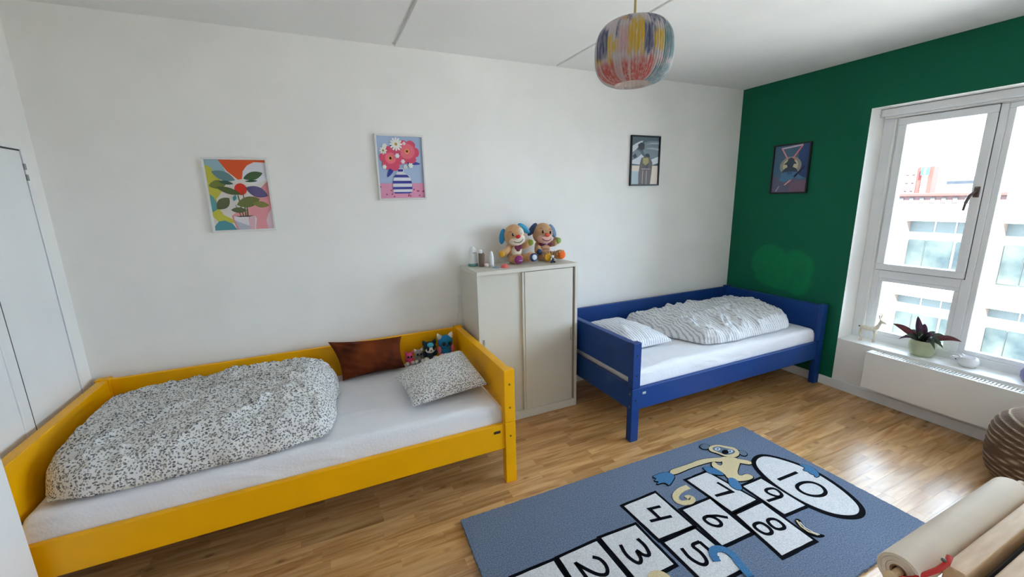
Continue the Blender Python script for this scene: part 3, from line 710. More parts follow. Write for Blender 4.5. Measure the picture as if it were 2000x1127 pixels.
    if v == 0:
        bm = NB()
        for s in (-1, 1): sph(bm, f((.012 + .012 * s, -.053, .124)), (.018, .006, .018), R)
        sph(bm, f((.012, -.053, .108)), (.016, .006, .018), R @ Matrix.Rotation(PI / 4, 3, 'Y')); obj('heart_patch', bm, M['plum'], t, True)
    else:
        for s in (-1, 1): ell('bow_tie', f((.006 + .026 * s, -.046, .136)), (.030, .012, .018), M['plum'], t, R @ Matrix.Rotation(.25 * s, 3, 'Y'))
        ell('bow_knot', f((.006, -.056, .136)), (.010, .008, .011), M['lilac'], t, R)
        obj('stitched_line', tb([f((-.022, -.046, .090)), f((.004, -.050, .093)), f((.030, -.046, .090))], .002, 6), M['plum'], t)
    return t
plush_dog('plush_dog', 'tan plush puppy with bright blue ears and red nose on the cabinet', (2.560, -.125, CH), -.10, -.16, 0)
plush_dog('plush_dog', 'tan plush puppy with plum bow tie and orange foot on the cabinet', (2.800, -.125, CH), -.06, .12, 1)
t = thing('bug_figurine', 'small black and white figurine with two feelers on the cabinet', 'figurine', (2.80, -.275, CH))
obj('figure_body', sp((2.80, -.275, CH + .022), (.012, .011, .018)), M['black'], t, True)
obj('figure_head', sp((2.800, -.276, CH + .047), (.012, .011, .012)), M['wht_pl'], t, True)
for s in (-1, 1):
    obj('figure_foot', sp((2.80 + .011 * s, -.284, CH + .007), (.009, .012, .007)), M['black'] if s > 0 else M['navy_pad'], t, True)
    obj('figure_arm', tb([(2.80 + .010 * s, -.279, CH + .033), (2.80 + .022 * s, -.288, CH + .022)], [.005, .004], 8), M['wht_pl'], t, True)
    obj('feeler', tb([(2.80 + .005 * s, -.276, CH + .055), (2.80 + .013 * s, -.276, CH + .075), (2.80 + .016 * s, -.276, CH + .092)], [.0022, .0018, .0015], 6), M['black'], t)

# ---- small plush toys behind the floral pillow
def mini_plush(label, at, s, body, head, feat):
    t = thing('small_plush', label, 'soft toy', at, 'small plush toys on the yellow bed')
    x, y, z = at
    obj('body', sp((x, y, z + .045 * s), (.042 * s, .038 * s, .046 * s)), body, t, True)
    hc = (x, y - .012 * s, z + .112 * s)
    obj('head', sp(hc, (.050 * s, .043 * s, .046 * s)), head, t, True)
    for k in (-1, 1):
        e = obj('eye', sp((x + .019 * s * k, y - .050 * s, z + .110 * s), (.013 * s, .008 * s, .015 * s)), M['black'], t, True)
        obj('ear', la((x + .034 * s * k, y - .008 * s, z + .140 * s), [(.020 * s, 0), (.014 * s, .02 * s), (.003 * s, .036 * s)], 12, Matrix.Rotation(.4 * k, 3, 'Y')), feat.get('ear', head), t, True)
        obj('foot', sp((x + .034 * s * k, y - .040 * s, z + .022 * s), (.022 * s, .028 * s, .022 * s)), feat.get('foot', body), t, True)
        obj('arm', sp((x + .044 * s * k, y - .018 * s, z + .065 * s), (.014 * s, .016 * s, .026 * s)), feat.get('arm', body), t, True)
    obj('nose', sp((x, y - .058 * s, z + .098 * s), (.007 * s, .006 * s, .005 * s)), feat.get('nose', M['black']), t, True)
    if 'face' in feat: obj('face_mask', sp((x, y - .024 * s, z + .104 * s), (.042 * s, .036 * s, .034 * s)), feat['face'], t, True)
    if 'brow' in feat: obj('brow_patch', sp((x, y - .034 * s, z + .136 * s), (.026 * s, .024 * s, .020 * s)), feat['brow'], t, True)
plain('hot_pink', (226, 74, 122)); plain('grey_plush', (150, 142, 132), .95); plain('dk_teal', (30, 52, 60), .9); plain('sky_teal', (70, 178, 206), .9); plain('bl_plush', (24, 124, 172), .95); plain('pk_foot', (240, 124, 142), .9); plain('wh_plush', (226, 222, 214), .95)
mini_plush('tiny hot pink plush toy next to the velvet cushion', (1.722, -.125, MT), .55, M['hot_pink'], M['hot_pink'], {'foot': M['wh_plush']})
mini_plush('tiny grey plush toy between the pink one and the husky', (1.790, -.120, MT), .60, M['grey_plush'], M['grey_plush'], {'ear': M['wh_plush'], 'foot': M['wh_plush']})
mini_plush('black and white plush husky with blue forehead on the yellow bed', (1.868, -.130, MT), .92, M['dk_teal'], M['dk_teal'], {'face': M['wh_plush'], 'brow': M['sky_teal'], 'foot': M['wh_plush']})
mini_plush('blue plush toy with white ears and pink feet in the bed corner', (1.986, -.120, MT), 1.10, M['bl_plush'], M['bl_plush'], {'ear': M['wh_plush'], 'foot': M['pk_foot'], 'arm': M['pk_foot'], 'nose': M['navy_ear']})

# ------------------------------------------------------------------ pictures
def leafp(cx, cy, l, w, ang, n=10):
    pts = []
    for k in range(n): a = k / n; pts.append((a - .5, .5 * math.sin(PI * a) ** .8))
    for k in range(n): a = 1 - k / n; pts.append((a - .5, -.5 * math.sin(PI * a) ** .8))
    c, s = math.cos(ang), math.sin(ang)
    return [(cx + (x * l * c - y * w * s), cy + (x * l * s + y * w * c) * .76) for x, y in pts]
def ellp(cx, cy, rx, ry, n=20): return [(cx + rx * math.cos(2 * PI * k / n), cy + ry * math.sin(2 * PI * k / n)) for k in range(n)]
def flower(cx, cy, r, n, depth=.35, ry=None, ph=0):
    ry = ry or r * .76
    pts = []
    for k in range(n * 6):
        a = 2 * PI * k / (n * 6); q = 1 - depth * (.5 - .5 * abs(math.cos(a * n / 2 + ph)) ** .5 * 2 + .5) 
        pts.append((cx + r * q * math.cos(a), cy + ry * q * math.sin(a)))
    return pts
def picture(label, O, U, N_, w, h, fm, shapes, fw=.012):
    """O lower-left corner on wall, U unit along width, N_ unit out of the wall"""
    O, U, N_ = Vector(O), Vector(U), Vector(N_); V = Vector((0, 0, 1))
    c = O + U * w / 2
    t = thing('framed_picture', label, 'picture', tuple(c), 'framed prints on the walls')
    def pt(a, b, d): return O + U * a + V * b + N_ * d
    for (a0, a1, b0, b1) in ((0, w, h - fw, h), (0, w, 0, fw), (0, fw, fw, h - fw), (w - fw, w, fw, h - fw)):
        bm = NB(); P = [pt(a, b, d) for d in (0, .018) for a, b in ((a0, b0), (a1, b0), (a1, b1), (a0, b1))]
        vs = [bm.verts.new(p) for p in P]
        for q in ((0, 1, 2, 3), (4, 5, 6, 7), (0, 1, 5, 4), (1, 2, 6, 5), (2, 3, 7, 6), (3, 0, 4, 7)): bm.faces.new([vs[i] for i in q])
        finish(bm); bmesh.ops.bevel(bm, geom=bm.edges[:], offset=.0012, segments=1, affect='EDGES'); obj('frame_bar', bm, fm, t)
    iw, ih = w - 2 * fw, h - 2 * fw
    bm = NB(); lay = bm.loops.layers.float_color.new('Col')
    for i, (poly, c) in enumerate(shapes):
        d = .006 + .00012 * i
        poly = [(min(1, max(0, a)), min(1, max(0, b))) for a, b in poly]
        q = []
        for p in poly:
            if not q or abs(p[0] - q[-1][0]) + abs(p[1] - q[-1][1]) > 1e-4: q.append(p)
        if len(q) < 3: continue
        f = bm.faces.new([bm.verts.new(pt(fw + a * iw, fw + b * ih, d)) for a, b in q])
        f.normal_update()
        if f.normal.dot(N_) < 0: f.normal_flip()
        for lp in f.loops: lp[lay] = rgba(c)
    bmesh.ops.triangulate(bm, faces=[f for f in bm.faces if len(f.verts) > 4])
    obj('print', bm, M['print'], t)
    bm = NB(); P = [pt(a, b, d) for d in (0, .0055) for a, b in ((.002, .002), (w - .002, .002), (w - .002, h - .002), (.002, h - .002))]
    vs = [bm.verts.new(p) for p in P]
    for q in ((0, 1, 2, 3), (4, 5, 6, 7), (0, 1, 5, 4), (1, 2, 6, 5), (2, 3, 7, 6), (3, 0, 4, 7)): bm.faces.new([vs[i] for i in q])
    obj('backing_board', finish(bm), mat('backing', (120, 100, 80), .8, .05) if 'backing' not in bpy.data.materials else bpy.data.materials['backing'], t)
    return t
full = [(0, 0), (1, 0), (1, 1), (0, 1)]
gd = (74, 104, 62); ol = (112, 118, 60)
plant_art = [(full, (224, 216, 210)),
    ([(0, 1), (.24, 1), (.32, .84), (.16, .82), (.06, .9), (0, .93)], (152, 186, 196)),
    ([(0, .93), (.08, .9), (.20, .74), (.24, .58), (.10, .45), (.10, .34), (.18, .22), (.34, .14), (.34, .10), (.10, .10), (0, .2)], (196, 190, 66)),
    ([(0, .52), (.06, .48), (.10, .38), (.08, .30), (0, .26)], (98, 158, 160)),
    ([(.22, 1), (1, 1), (1, .965), (.80, .97), (.68, .92), (.60, .84), (.57, .73), (.50, .72), (.34, .84)], (226, 88, 34)),
    ([(.57, .73), (.60, .84), (.68, .92), (.82, .97), (1, .965), (1, .72), (.8, .66), (.66, .70)], (226, 226, 234)),
    ([(.72, .5), (.86, .6), (1, .7), (1, 0), (.36, 0), (.30, .20), (.40, .26), (.6, .30)], (228, 152, 158)),
    ([(1, .30), (.93, .22), (.88, .12), (.90, 0), (1, 0)], (228, 200, 210)),
    ([(0, 0), (.36, 0), (.30, .09), (.18, .14), (.08, .13), (0, .06)], (82, 148, 158)),
    ([(.2, .55), (.36, .62), (.5, .55), (.5, .5), (.34, .45)], (222, 210, 200)),
    (ellp(.52, .585, .105, .085), (214, 44, 18)),
    ([(.49, .2), (.51, .2), (.47, .5), (.45, .5)], gd), ([(.53, .2), (.55, .2), (.56, .55), (.545, .55)], (110, 76, 60)), ([(.56, .2), (.59, .2), (.60, .42), (.58, .42)], ol), ([(.45, .2), (.465, .2), (.40, .36), (.39, .36)], (90, 66, 60)),
    (leafp(.27, .775, .40, .17, -.42), (104, 138, 142)), (leafp(.16, .655, .30, .16, .15), (122, 130, 54)), (leafp(.30, .68, .24, .07, -.2), (60, 100, 84)),
    (leafp(.76, .775, .36, .15, .30), gd), (leafp(.72, .70, .22, .04, .05), (50, 90, 60)), (leafp(.32, .565, .42, .12, -.35), (88, 104, 58)),
    (leafp(.79, .545, .40, .20, -.42), (98, 88, 132)), (leafp(.20, .385, .30, .19, .75), (94, 100, 62)), (leafp(.62, .40, .42, .20, .25), ol), (leafp(.83, .36, .28, .12, -.15), (130, 130, 66)), (leafp(.44, .285, .26, .11, -.05), (96, 104, 66)),
    (leafp(.40, .46, .12, .06, 1.2), (64, 150, 164)),
    ([(.34, .195), (.70, .195), (.72, .16), (.68, 0), (.40, 0), (.34, .14)], (224, 218, 222)), ([(.34, .14), (.58, .05), (.58, 0), (.40, 0)], (178, 182, 194)), ([(.58, .19), (.70, .195), (.66, 0), (.58, 0)], (222, 178, 190)), ([(.36, .2), (.68, .2), (.6, .185), (.44, .185)], (52, 44, 40))]
pk_, pk2 = (222, 80, 112), (236, 112, 128)
vase_art = [(full, (170, 190, 220)), ([(0, 0), (1, 0), (1, .245), (0, .245)], (226, 152, 184))]
random.seed(3)
for k in range(26): vase_art.append((ellp(random.random(), random.uniform(.02, .22), .017, .013, 8), (166, 52, 88)))
nv = (56, 60, 156)
vase_art += [(leafp(.78, .575, .34, .07, -.1), nv), (leafp(.27, .45, .34, .10, 1.0), nv), (leafp(.33, .83, .16, .07, 2.1), nv), (leafp(.24, .79, .10, .03, .4), (90, 130, 180)),
    ([(.40, .49), (.55, .49), (.55, .42), (.68, .36), (.72, .25), (.72, .10), (.66, .075), (.32, .075), (.28, .10), (.29, .25), (.34, .36), (.40, .42)], (228, 226, 234)),
    ([(.41, .475), (.54, .475), (.53, .435), (.42, .435)], nv), ([(.36, .385), (.62, .385), (.68, .34), (.31, .34)], nv), ([(.29, .285), (.71, .285), (.72, .24), (.285, .24)], nv), ([(.28, .185), (.72, .185), (.72, .145), (.28, .145)], nv), ([(.285, .10), (.72, .10), (.66, .075), (.32, .075)], nv),
    (flower(.66, .75, .27, 6, .22), pk_), (ellp(.66, .765, .17, .125), pk2), (flower(.30, .645, .27, 6, .25, ph=.5), pk_), (ellp(.28, .65, .12, .09), pk2),
    (ellp(.655, .765, .055, .045), (240, 150, 90)), (ellp(.655, .765, .024, .02, 10), (70, 24, 30)), (ellp(.275, .65, .055, .045), (240, 150, 90)), (ellp(.275, .65, .028, .024, 10), (60, 20, 24)),
    (flower(.42, .875, .145, 12, .5), (240, 240, 232)), (ellp(.42, .875, .03, .025, 10), (190, 150, 60)), (flower(.13, .77, .085, 8, .5), (236, 236, 226)), (ellp(.13, .77, .02, .018, 8), (150, 120, 50)),
    (flower(.17, .845, .055, 6, .4), (228, 230, 226)), (flower(.43, .69, .055, 6, .4), (240, 236, 240)), (flower(.55, .60, .05, 6, .4), (240, 220, 230)), (flower(.13, .51, .05, 6, .4), (226, 230, 226)), (flower(.60, .51, .05, 6, .4), (226, 230, 226)), (flower(.72, .535, .06, 6, .4), (236, 236, 230)), (flower(.6, .89, .04, 6, .4), (240, 214, 214))]
gs = [(92, 108, 118), (132, 146, 156), (176, 188, 196), (220, 224, 228), (58, 66, 74)]
grey_art = [(full, gs[0]), ([(0, .40), (1, .40), (1, .0), (0, 0)], (236, 222, 206)), ([(0, .28), (.28, .28), (.30, 0), (0, 0)], (186, 204, 212)),
    ([(0, .80), (.14, .86), (.26, .90), (.40, .93), (.36, .84), (.22, .78), (.12, .70), (0, .68)], gs[3]), ([(0, .66), (.16, .74), (.30, .70), (.42, .60), (.36, .5), (0, .52)], gs[1]),
    ([(.44, .88), (.60, .92), (.80, .93), (1, .93), (1, .60), (.90, .56), (.72, .55), (.52, .60), (.42, .70)], gs[1]), ([(.5, .84), (.7, .89), (1, .90), (1, .86), (.7, .86)], gs[2]), ([(.48, .76), (.75, .79), (1, .77), (1, .73), (.7, .75)], gs[2]),
    ([(.22, .84), (.34, .89), (.46, .86), (.46, .76), (.36, .72), (.24, .76)], gs[4]), ([(0, .5), (.2, .56), (.36, .64), (.5, .56), (.6, .52), (.8, .55), (1, .6), (1, .46), (.8, .42), (.3, .42), (0, .44)], gs[3]), ([(.04, .6), (.14, .66), (.2, .58), (.1, .55)], gs[4]),
    (ellp(.58, .60, .09, .06), gs[4]), ([(.36, .56), (.52, .60), (.70, .56), (.78, .46), (.76, .25), (.72, 0), (.28, 0), (.27, .22), (.32, .46)], (112, 100, 96)), ([(.42, .56), (.62, .57), (.64, .47), (.53, .40), (.42, .46)], (176, 168, 112)), ([(.52, .40), (.64, .46), (.60, .30), (.52, .30)], (88, 80, 80)), ([(.42, .30), (.44, .30), (.43, 0), (.41, 0)], (206, 196, 190)), ([(.56, .30), (.58, .30), (.58, 0), (.56, 0)], (206, 196, 190)), ([(.38, .335), (.70, .335), (.70, .325), (.38, .325)], (214, 206, 200))]
blue_art = [(full, (70, 104, 130)), ([(.72, 1), (1, 1), (1, .3), (.78, .3), (.70, .7)], (44, 70, 124)), ([(0, .35), (1, .25), (1, 0), (0, 0)], (98, 98, 124)), ([(.55, .2), (1, .26), (1, 0), (.5, 0)], (124, 96, 118)),
    (ellp(.50, .56, .31, .20, 28), (150, 150, 140)), (ellp(.50, .57, .22, .15, 28), (206, 196, 160)),
    ([(.20, .96), (.80, 1.0), (.80, .965), (.20, .925)], (206, 196, 210)), ([(.18, .95), (.23, .95), (.42, .72), (.38, .71)], (224, 150, 160)), ([(.76, .97), (.81, .97), (.56, .70), (.51, .71)], (222, 124, 136)), ([(.56, .73), (.64, .69), (.60, .66), (.54, .70)], (224, 120, 90)),
    ([(.30, .60), (.40, .66), (.42, .71), (.50, .74), (.58, .71), (.61, .66), (.68, .60), (.60, .60), (.57, .54), (.68, .50), (.74, .42), (.66, .43), (.30, .42), (.26, .44), (.34, .51), (.42, .54), (.40, .59)], (56, 72, 86)),
    ([(.22, .26), (.26, .40), (.34, .44), (.68, .43), (.78, .36), (.92, .30), (.80, .27), (.66, .31), (.5, .25), (.34, .22)], (74, 124, 164)), ([(.40, .44), (.6, .45), (.56, .38), (.44, .38)], (66, 96, 150)), ([(.62, .34), (.90, .55), (.92, .53), (.66, .31)], (22, 26, 56)), ([(.36, .16), (.46, .20), (.60, .29), (.58, .24), (.42, .15)], (196, 100, 110)), ([(.36, .155), (.40, .155), (.56, .265), (.53, .265)], (236, 190, 180)), ([(.13, .02), (.16, .02), (.24, .14), (.22, .14)], (196, 190, 210))]
picture('white framed print of a potted leafy plant', (.681, -.001, 1.468), (1, 0, 0), (0, -1, 0), .325, .423, M['white_frame'], plant_art)
picture('white framed print of pink flowers in a striped vase', (1.628, -.001, 1.633), (1, 0, 0), (0, -1, 0), .318, .422, M['white_frame'], vase_art)
picture('black framed grey print above the blue bed', (3.723, -.001, 1.711), (1, 0, 0), (0, -1, 0), .324, .418, M['black_frame'], grey_art)
picture('black framed dark blue print on the green wall', (XR - .001, -.367, 1.614), (0, -1, 0), (-1, 0, 0), .325, .424, M['black_frame'], blue_art)

# ------------------------------------------------------------------ rug
def rugpile(name, c1, c2, sc=380):
    m = mat(name, c1, 1.0, 0, 170, 1.0, sc, spec=.05, c2=c2)
    n = m.node_tree.nodes; b = [x for x in n if x.type == 'BUMP'][0]; b.inputs['Distance'].default_value = .008; b.inputs['Strength'].default_value = .7; return m
M['rug_blue'] = rugpile('rug_grey_blue_pile', (88, 102, 124), (136, 149, 170)); M['rug_white'] = rugpile('rug_white_pile', (206, 205, 207), (240, 238, 236)); M['rug_black'] = rugpile('rug_black_pile', (10, 11, 15), (24, 26, 32))
M['rug_cream'] = rugpile('rug_cream_pile', (208, 188, 146), (232, 214, 172)); M['rug_sky'] = rugpile('rug_bright_blue_pile', (58, 108, 150), (92, 142, 186)); M['rug_slate'] = rugpile('rug_slate_pile', (92, 108, 124), (120, 136, 150))
rug = thing('hopscotch_rug', 'grey blue wool rug with hopscotch squares and a monkey', 'rug', (2.77, -1.68, 0))
RC = [(1.742, -1.160), (3.806, -1.196), (3.800, -2.206), (1.700, -2.215)]
bm = NB(); ns = 60; out = []
for k in range(4):
    a, b = RC[k], RC[(k + 1) % 4]; L_ = math.hypot(b[0] - a[0], b[1] - a[1]); nn = int(L_ / .012)
    for i in range(nn):
        t_ = i / nn; j = random.uniform(-.0025, .0025)
        out.append((a[0] + (b[0] - a[0]) * t_ + j * (k % 2), a[1] + (b[1] - a[1]) * t_ + j * ((k + 1) % 2)))
prism(bm, out, lambda p: (p[0], p[1], .001), lambda p: (p[0] , p[1], .018))
obj('rug_field', finish(bm), M['rug_blue'], rug)
def rug_poly(n, pts, m, z, parent=None):
    bm = NB(); prism(bm, pts, lambda p: (p[0], p[1], .010), lambda p: (p[0], p[1], z)); return obj(n, finish(bm), M[m], parent or rug)
def wob(pts, amp=.003, step=.02, seed=0):
    out = []
    for k in range(len(pts)):
        a, b = Vector(pts[k]), Vector(pts[(k + 1) % len(pts)]); n = max(1, int((b - a).length / step)); nr = Vector((b - a).orthogonal()).normalized() if (b - a).length else Vector((0, 0))
        for i in range(n):
            p = a + (b - a) * i / n + nr * (amp * fbm(a.x * 9 + i * .45, a.y * 9 + k, seed) if i else 0); out.append((p.x, p.y))
    return out
def offs(pts, d):
    n = len(pts); P = [Vector(p) for p in pts]; area = sum(P[i].x * P[(i + 1) % n].y - P[(i + 1) % n].x * P[i].y for i in range(n))
    sgn = 1 if area > 0 else -1; out = []
    for i in range(n):
        e1 = (P[i] - P[i - 1]).normalized(); e2 = (P[(i + 1) % n] - P[i]).normalized()
        n1 = Vector((e1.y, -e1.x)) * sgn; n2 = Vector((e2.y, -e2.x)) * sgn; b = n1 + n2
        if b.length < 1e-4: b = n1
        b.normalize(); q = d / max(.45, b.dot(n1)); out.append(tuple(P[i] + b * q))
    return out
def ribbon(pts, w, closed=False):
    P = [Vector(p) for p in pts]; L1, L2 = [], []; n = len(P)
    for i in range(n):
        t_ = ((P[(i + 1) % n] if closed else P[min(i + 1, n - 1)]) - (P[i - 1] if closed else P[max(i - 1, 0)])).normalized(); nr = Vector((t_.y, -t_.x))
        # mitre on sharp bends
        k = 1.0
        if 0 < i < n - 1 or closed:
            a = (P[i] - P[i - 1]).normalized(); c = abs(a.dot(t_)); k = 1 / max(.55, c)
        L1.append(P[i] + nr * w / 2 * k); L2.append(P[i] - nr * w / 2 * k)
    return L1, L2
def rug_stroke(n, pts, w, m, z, parent, closed=False):
    if closed or len(pts) > 4:                                      # smooth the curve
        for _ in range(2):
            q = []; N_ = len(pts)
            rng = range(N_) if closed else range(N_ - 1)
            if not closed: q.append(pts[0])
            for i in rng:
                a, b = pts[i], pts[(i + 1) % N_]
                q += [(a[0] * .75 + b[0] * .25, a[1] * .75 + b[1] * .25), (a[0] * .25 + b[0] * .75, a[1] * .25 + b[1] * .75)]
            if not closed: q.append(pts[-1])
            pts = q
    L1, L2 = ribbon(pts, w, closed); bm = NB(); N_ = len(pts)
    A = [[bm.verts.new((p.x, p.y, zz)) for p in L] for L in (L1, L2) for zz in (.012, z)]
    for i in range(N_ if closed else N_ - 1):
        j = (i + 1) % N_
        for a, b in ((0, 1), (1, 3), (3, 2), (2, 0)): bm.faces.new((A[a][i], A[a][j], A[b][j], A[b][i]))
    if not closed:
        for i in (0, N_ - 1): bm.faces.new((A[0][i], A[1][i], A[3][i], A[2][i]))
    return obj(n, finish(bm), M[m], parent)
TILES = {1: [(1.845, -1.582), (2.045, -1.584), (2.045, -1.835), (1.845, -1.83)], 2: [(2.076, -1.582), (2.284, -1.578), (2.287, -1.832), (2.072, -1.835)], 3: [(2.316, -1.572), (2.516, -1.58), (2.514, -1.830), (2.317, -1.828)],
    4: [(2.552, -1.452), (2.768, -1.449), (2.765, -1.703), (2.560, -1.694)], 5: [(2.566, -1.724), (2.760, -1.728), (2.768, -1.975), (2.566, -1.975)], 6: [(2.806, -1.608), (2.997, -1.613), (2.980, -1.857), (2.794, -1.852)],
    7: [(3.010, -1.447), (3.168, -1.447), (3.210, -1.722), (3.022, -1.724)], 8: [(3.024, -1.752), (3.216, -1.754), (3.198, -2.016), (2.986, -2.008)], 9: [(3.246, -1.622), (3.393, -1.624), (3.397, -1.862), (3.243, -1.854)]}
TEN = [(3.484, -1.521), (3.56, -1.487), (3.627, -1.498), (3.694, -1.607), (3.722, -1.721), (3.703, -1.851), (3.655, -1.965), (3.603, -2.011), (3.536, -2.012), (3.462, -1.962), (3.420, -1.868), (3.412, -1.752), (3.430, -1.633)]
def chaik(p, n=2):
    for _ in range(n):
        q = []
        for i in range(len(p)):
            a, b = p[i], p[(i + 1) % len(p)]; q += [(a[0] * .75 + b[0] * .25, a[1] * .75 + b[1] * .25), (a[0] * .25 + b[0] * .75, a[1] * .25 + b[1] * .75)]
        p = q
    return p
DIG = {1: [[(.5, 0), (.5, 1)]], 2: [[(.08, .75), (.25, .98), (.6, 1.0), (.85, .8), (.75, .5), (.45, .25), (.05, 0)], [(.0, .0), (1.0, .02)]], 3: [[(.1, .95), (.45, 1.0), (.85, .85), (.75, .6), (.42, .52), (.85, .42), (.95, .15), (.5, -.02), (.05, .12)]],
    5: [[(.9, 1), (.15, .98)], [(.15, 1), (.12, .52), (.5, .62), (.88, .48), (.9, .18), (.5, -.02), (.08, .08)]]}
def digit_box(d, cx, cy, w, h): return [[(cx + (v - .5) * h, cy - (u - .5) * w) for u, v in s] for s in DIG[d]]
STR = {4: [([(2.7193, -1.5376), (2.655, -1.5268), (2.6563, -1.6032)], False), ([(2.5989, -1.5934), (2.7201, -1.615)], False)],
    6: [([(2.9658, -1.7466), (2.9288, -1.714), (2.878, -1.6925)], False), ([(2.8478, -1.6946), (2.8882, -1.6941), (2.9114, -1.7284), (2.9055, -1.7627), (2.874, -1.7691), (2.8454, -1.7373)], True)],
    7: [([(3.1435, -1.5365), (3.153, -1.6242), (3.0426, -1.6092)], False)], 8: [([(3.0322, -1.8329), (3.0833, -1.8352), (3.0898, -1.8771), (3.0731, -1.9081), (3.0351, -1.9032), (3.0226, -1.8663)], True), ([(3.1271, -1.8401), (3.1692, -1.8524), (3.1704, -1.8942), (3.151, -1.9166), (3.1088, -1.9038), (3.1073, -1.8681)], True)],
    9: [([(3.337, -1.6929), (3.3852, -1.7086), (3.376, -1.7572), (3.3435, -1.7703), (3.3175, -1.7381), (3.313, -1.7062)], True), ([(3.3477, -1.7676), (3.2529, -1.7569)], False)]}
for k, q in ((1, (1.945, -1.705)), (2, (2.185, -1.70)), (3, (2.415, -1.705)), (5, (2.66, -1.84))):
    STR[k] = [(s, False) for s in digit_box(k, q[0], q[1], .135, .115)]
for k, P in TILES.items():
    bd = rug_poly('square_border', wob(offs(P, .017 if k not in (6, 8) else .018), .003, .03, k), 'rug_black', .0195)
    tl = rug_poly('hopscotch_square', wob(P, .002, .04, k + 30), 'rug_white', .0212)
    for pts, cl in STR[k]: rug_stroke('numeral', pts, .017, 'rug_black', .0222, tl, cl)
TEN = chaik(TEN)
rug_poly('square_border', offs(TEN, .026), 'rug_black', .0198)
tl = rug_poly('hopscotch_oval', TEN, 'rug_white', .0215)
rug_stroke('numeral', [(3.4686, -1.674), (3.6301, -1.6786)], .019, 'rug_black', .0225, tl)
rug_stroke('numeral', [(3.4977, -1.7519), (3.5642, -1.745), (3.6182, -1.7676), (3.6316, -1.813), (3.6014, -1.8538), (3.5473, -1.8603), (3.4995, -1.8367), (3.4792, -1.7963)], .019, 'rug_black', .0225, tl, True)
def figure(n, pts, m, z=.0228, edge=.0045, sm=1):
    pts = chaik(pts, sm)
    o = rug_poly(n, pts, m, z)
    if edge: rug_poly('outline', offs(pts, edge), 'rug_black', z - .0012, o)
    return o
rug_stroke('monkey_tail', [(2.9709, -1.4912), (2.9188, -1.4881), (2.8572, -1.5059), (2.8293, -1.5386), (2.8385, -1.5686), (2.8773, -1.5831), (2.9137, -1.5746), (2.9153, -1.5542), (2.8896, -1.5511)], .033, 'rug_cream', .0215, rug)
figure('monkey_arm', [(3.371, -1.3893), (3.2832, -1.3557), (3.2123, -1.3419), (3.143, -1.3447), (3.055, -1.3409), (2.9956, -1.3374), (2.9672, -1.3524), (2.9695, -1.3764), (3.0133, -1.3811), (3.1089, -1.3761), (3.1973, -1.3804), (3.2824, -1.3894), (3.3304, -1.4221)], 'rug_cream', .0224)
figure('monkey_arm', [(3.4245, -1.4263), (3.4915, -1.4901), (3.4612, -1.518), (3.4173, -1.4778), (3.4091, -1.4651)], 'rug_cream', .0224)
figure('monkey_body', [(3.3574, -1.3761), (3.4345, -1.4185), (3.439, -1.4614), (3.3908, -1.4865), (3.3138, -1.5305), (3.3061, -1.5582), (3.3586, -1.5584), (3.3719, -1.5876), (3.3566, -1.6021), (3.3021, -1.6001), (3.2526, -1.581), (3.2451, -1.5435), (3.2239, -1.5418), (3.2452, -1.4986), (3.2409, -1.456), (3.2365, -1.4241), (3.2613, -1.3975), (3.2887, -1.3963), (3.2789, -1.4404), (3.3116, -1.4373), (3.3358, -1.4098)], 'rug_cream', .0230)
figure('monkey_ear', [(3.3518, -1.2338), (3.3936, -1.2347), (3.403, -1.2637), (3.3676, -1.2878), (3.3359, -1.2761), (3.3328, -1.2524)], 'rug_slate', .0226); figure('monkey_ear', [(3.5207, -1.3823), (3.5491, -1.4019), (3.5365, -1.433), (3.5064, -1.4415), (3.489, -1.4198)], 'rug_slate', .0226)
figure('monkey_head', [(3.3644, -1.2862), (3.405, -1.269), (3.4554, -1.2787), (3.4897, -1.3185), (3.5236, -1.3495), (3.5157, -1.3893), (3.4846, -1.4176), (3.4366, -1.4247), (3.4048, -1.4062), (3.3848, -1.3781), (3.3756, -1.3446), (3.3551, -1.3156)], 'rug_cream', .0236)
figure('monkey_face', [(3.3989, -1.2897), (3.4448, -1.296), (3.4694, -1.3347), (3.4968, -1.3622), (3.4881, -1.3889), (3.4466, -1.3933), (3.4074, -1.3842), (3.3966, -1.3604), (3.3855, -1.3281), (3.3797, -1.3076)], 'rug_slate', .0242, 0)
figure('monkey_eye', [(3.4296, -1.3244), (3.418, -1.3298), (3.4045, -1.33), (3.3944, -1.3249), (3.3913, -1.3164), (3.3966, -1.3078), (3.4082, -1.3024), (3.4218, -1.3021), (3.4321, -1.3073), (3.435, -1.3158)], 'rug_white', .0247, 0)
figure('monkey_pupil', [(3.4214, -1.3203), (3.4131, -1.3239), (3.4049, -1.3229), (3.4015, -1.318), (3.4049, -1.312), (3.4131, -1.3084), (3.4214, -1.3093), (3.4248, -1.3142)], 'rug_sky', .0251, 0)
figure('monkey_eye', [(3.4782, -1.3759), (3.4664, -1.381), (3.453, -1.3811), (3.443, -1.376), (3.4401, -1.3678), (3.4455, -1.3595), (3.4572, -1.3542), (3.4707, -1.3541), (3.4809, -1.3592), (3.4837, -1.3675)], 'rug_white', .0247, 0)
figure('monkey_pupil', [(3.47, -1.3718), (3.4617, -1.3752), (3.4535, -1.3742), (3.4502, -1.3694), (3.4537, -1.3636), (3.462, -1.3601), (3.4702, -1.3611), (3.4735, -1.3659)], 'rug_sky', .0251, 0)
figure('monkey_nose', [(3.4476, -1.37), (3.4317, -1.3776), (3.4144, -1.3785), (3.4021, -1.3724), (3.3994, -1.3615), (3.4075, -1.3499), (3.4234, -1.342), (3.441, -1.341), (3.4535, -1.3473), (3.456, -1.3584)], 'rug_black', .0249, 0)
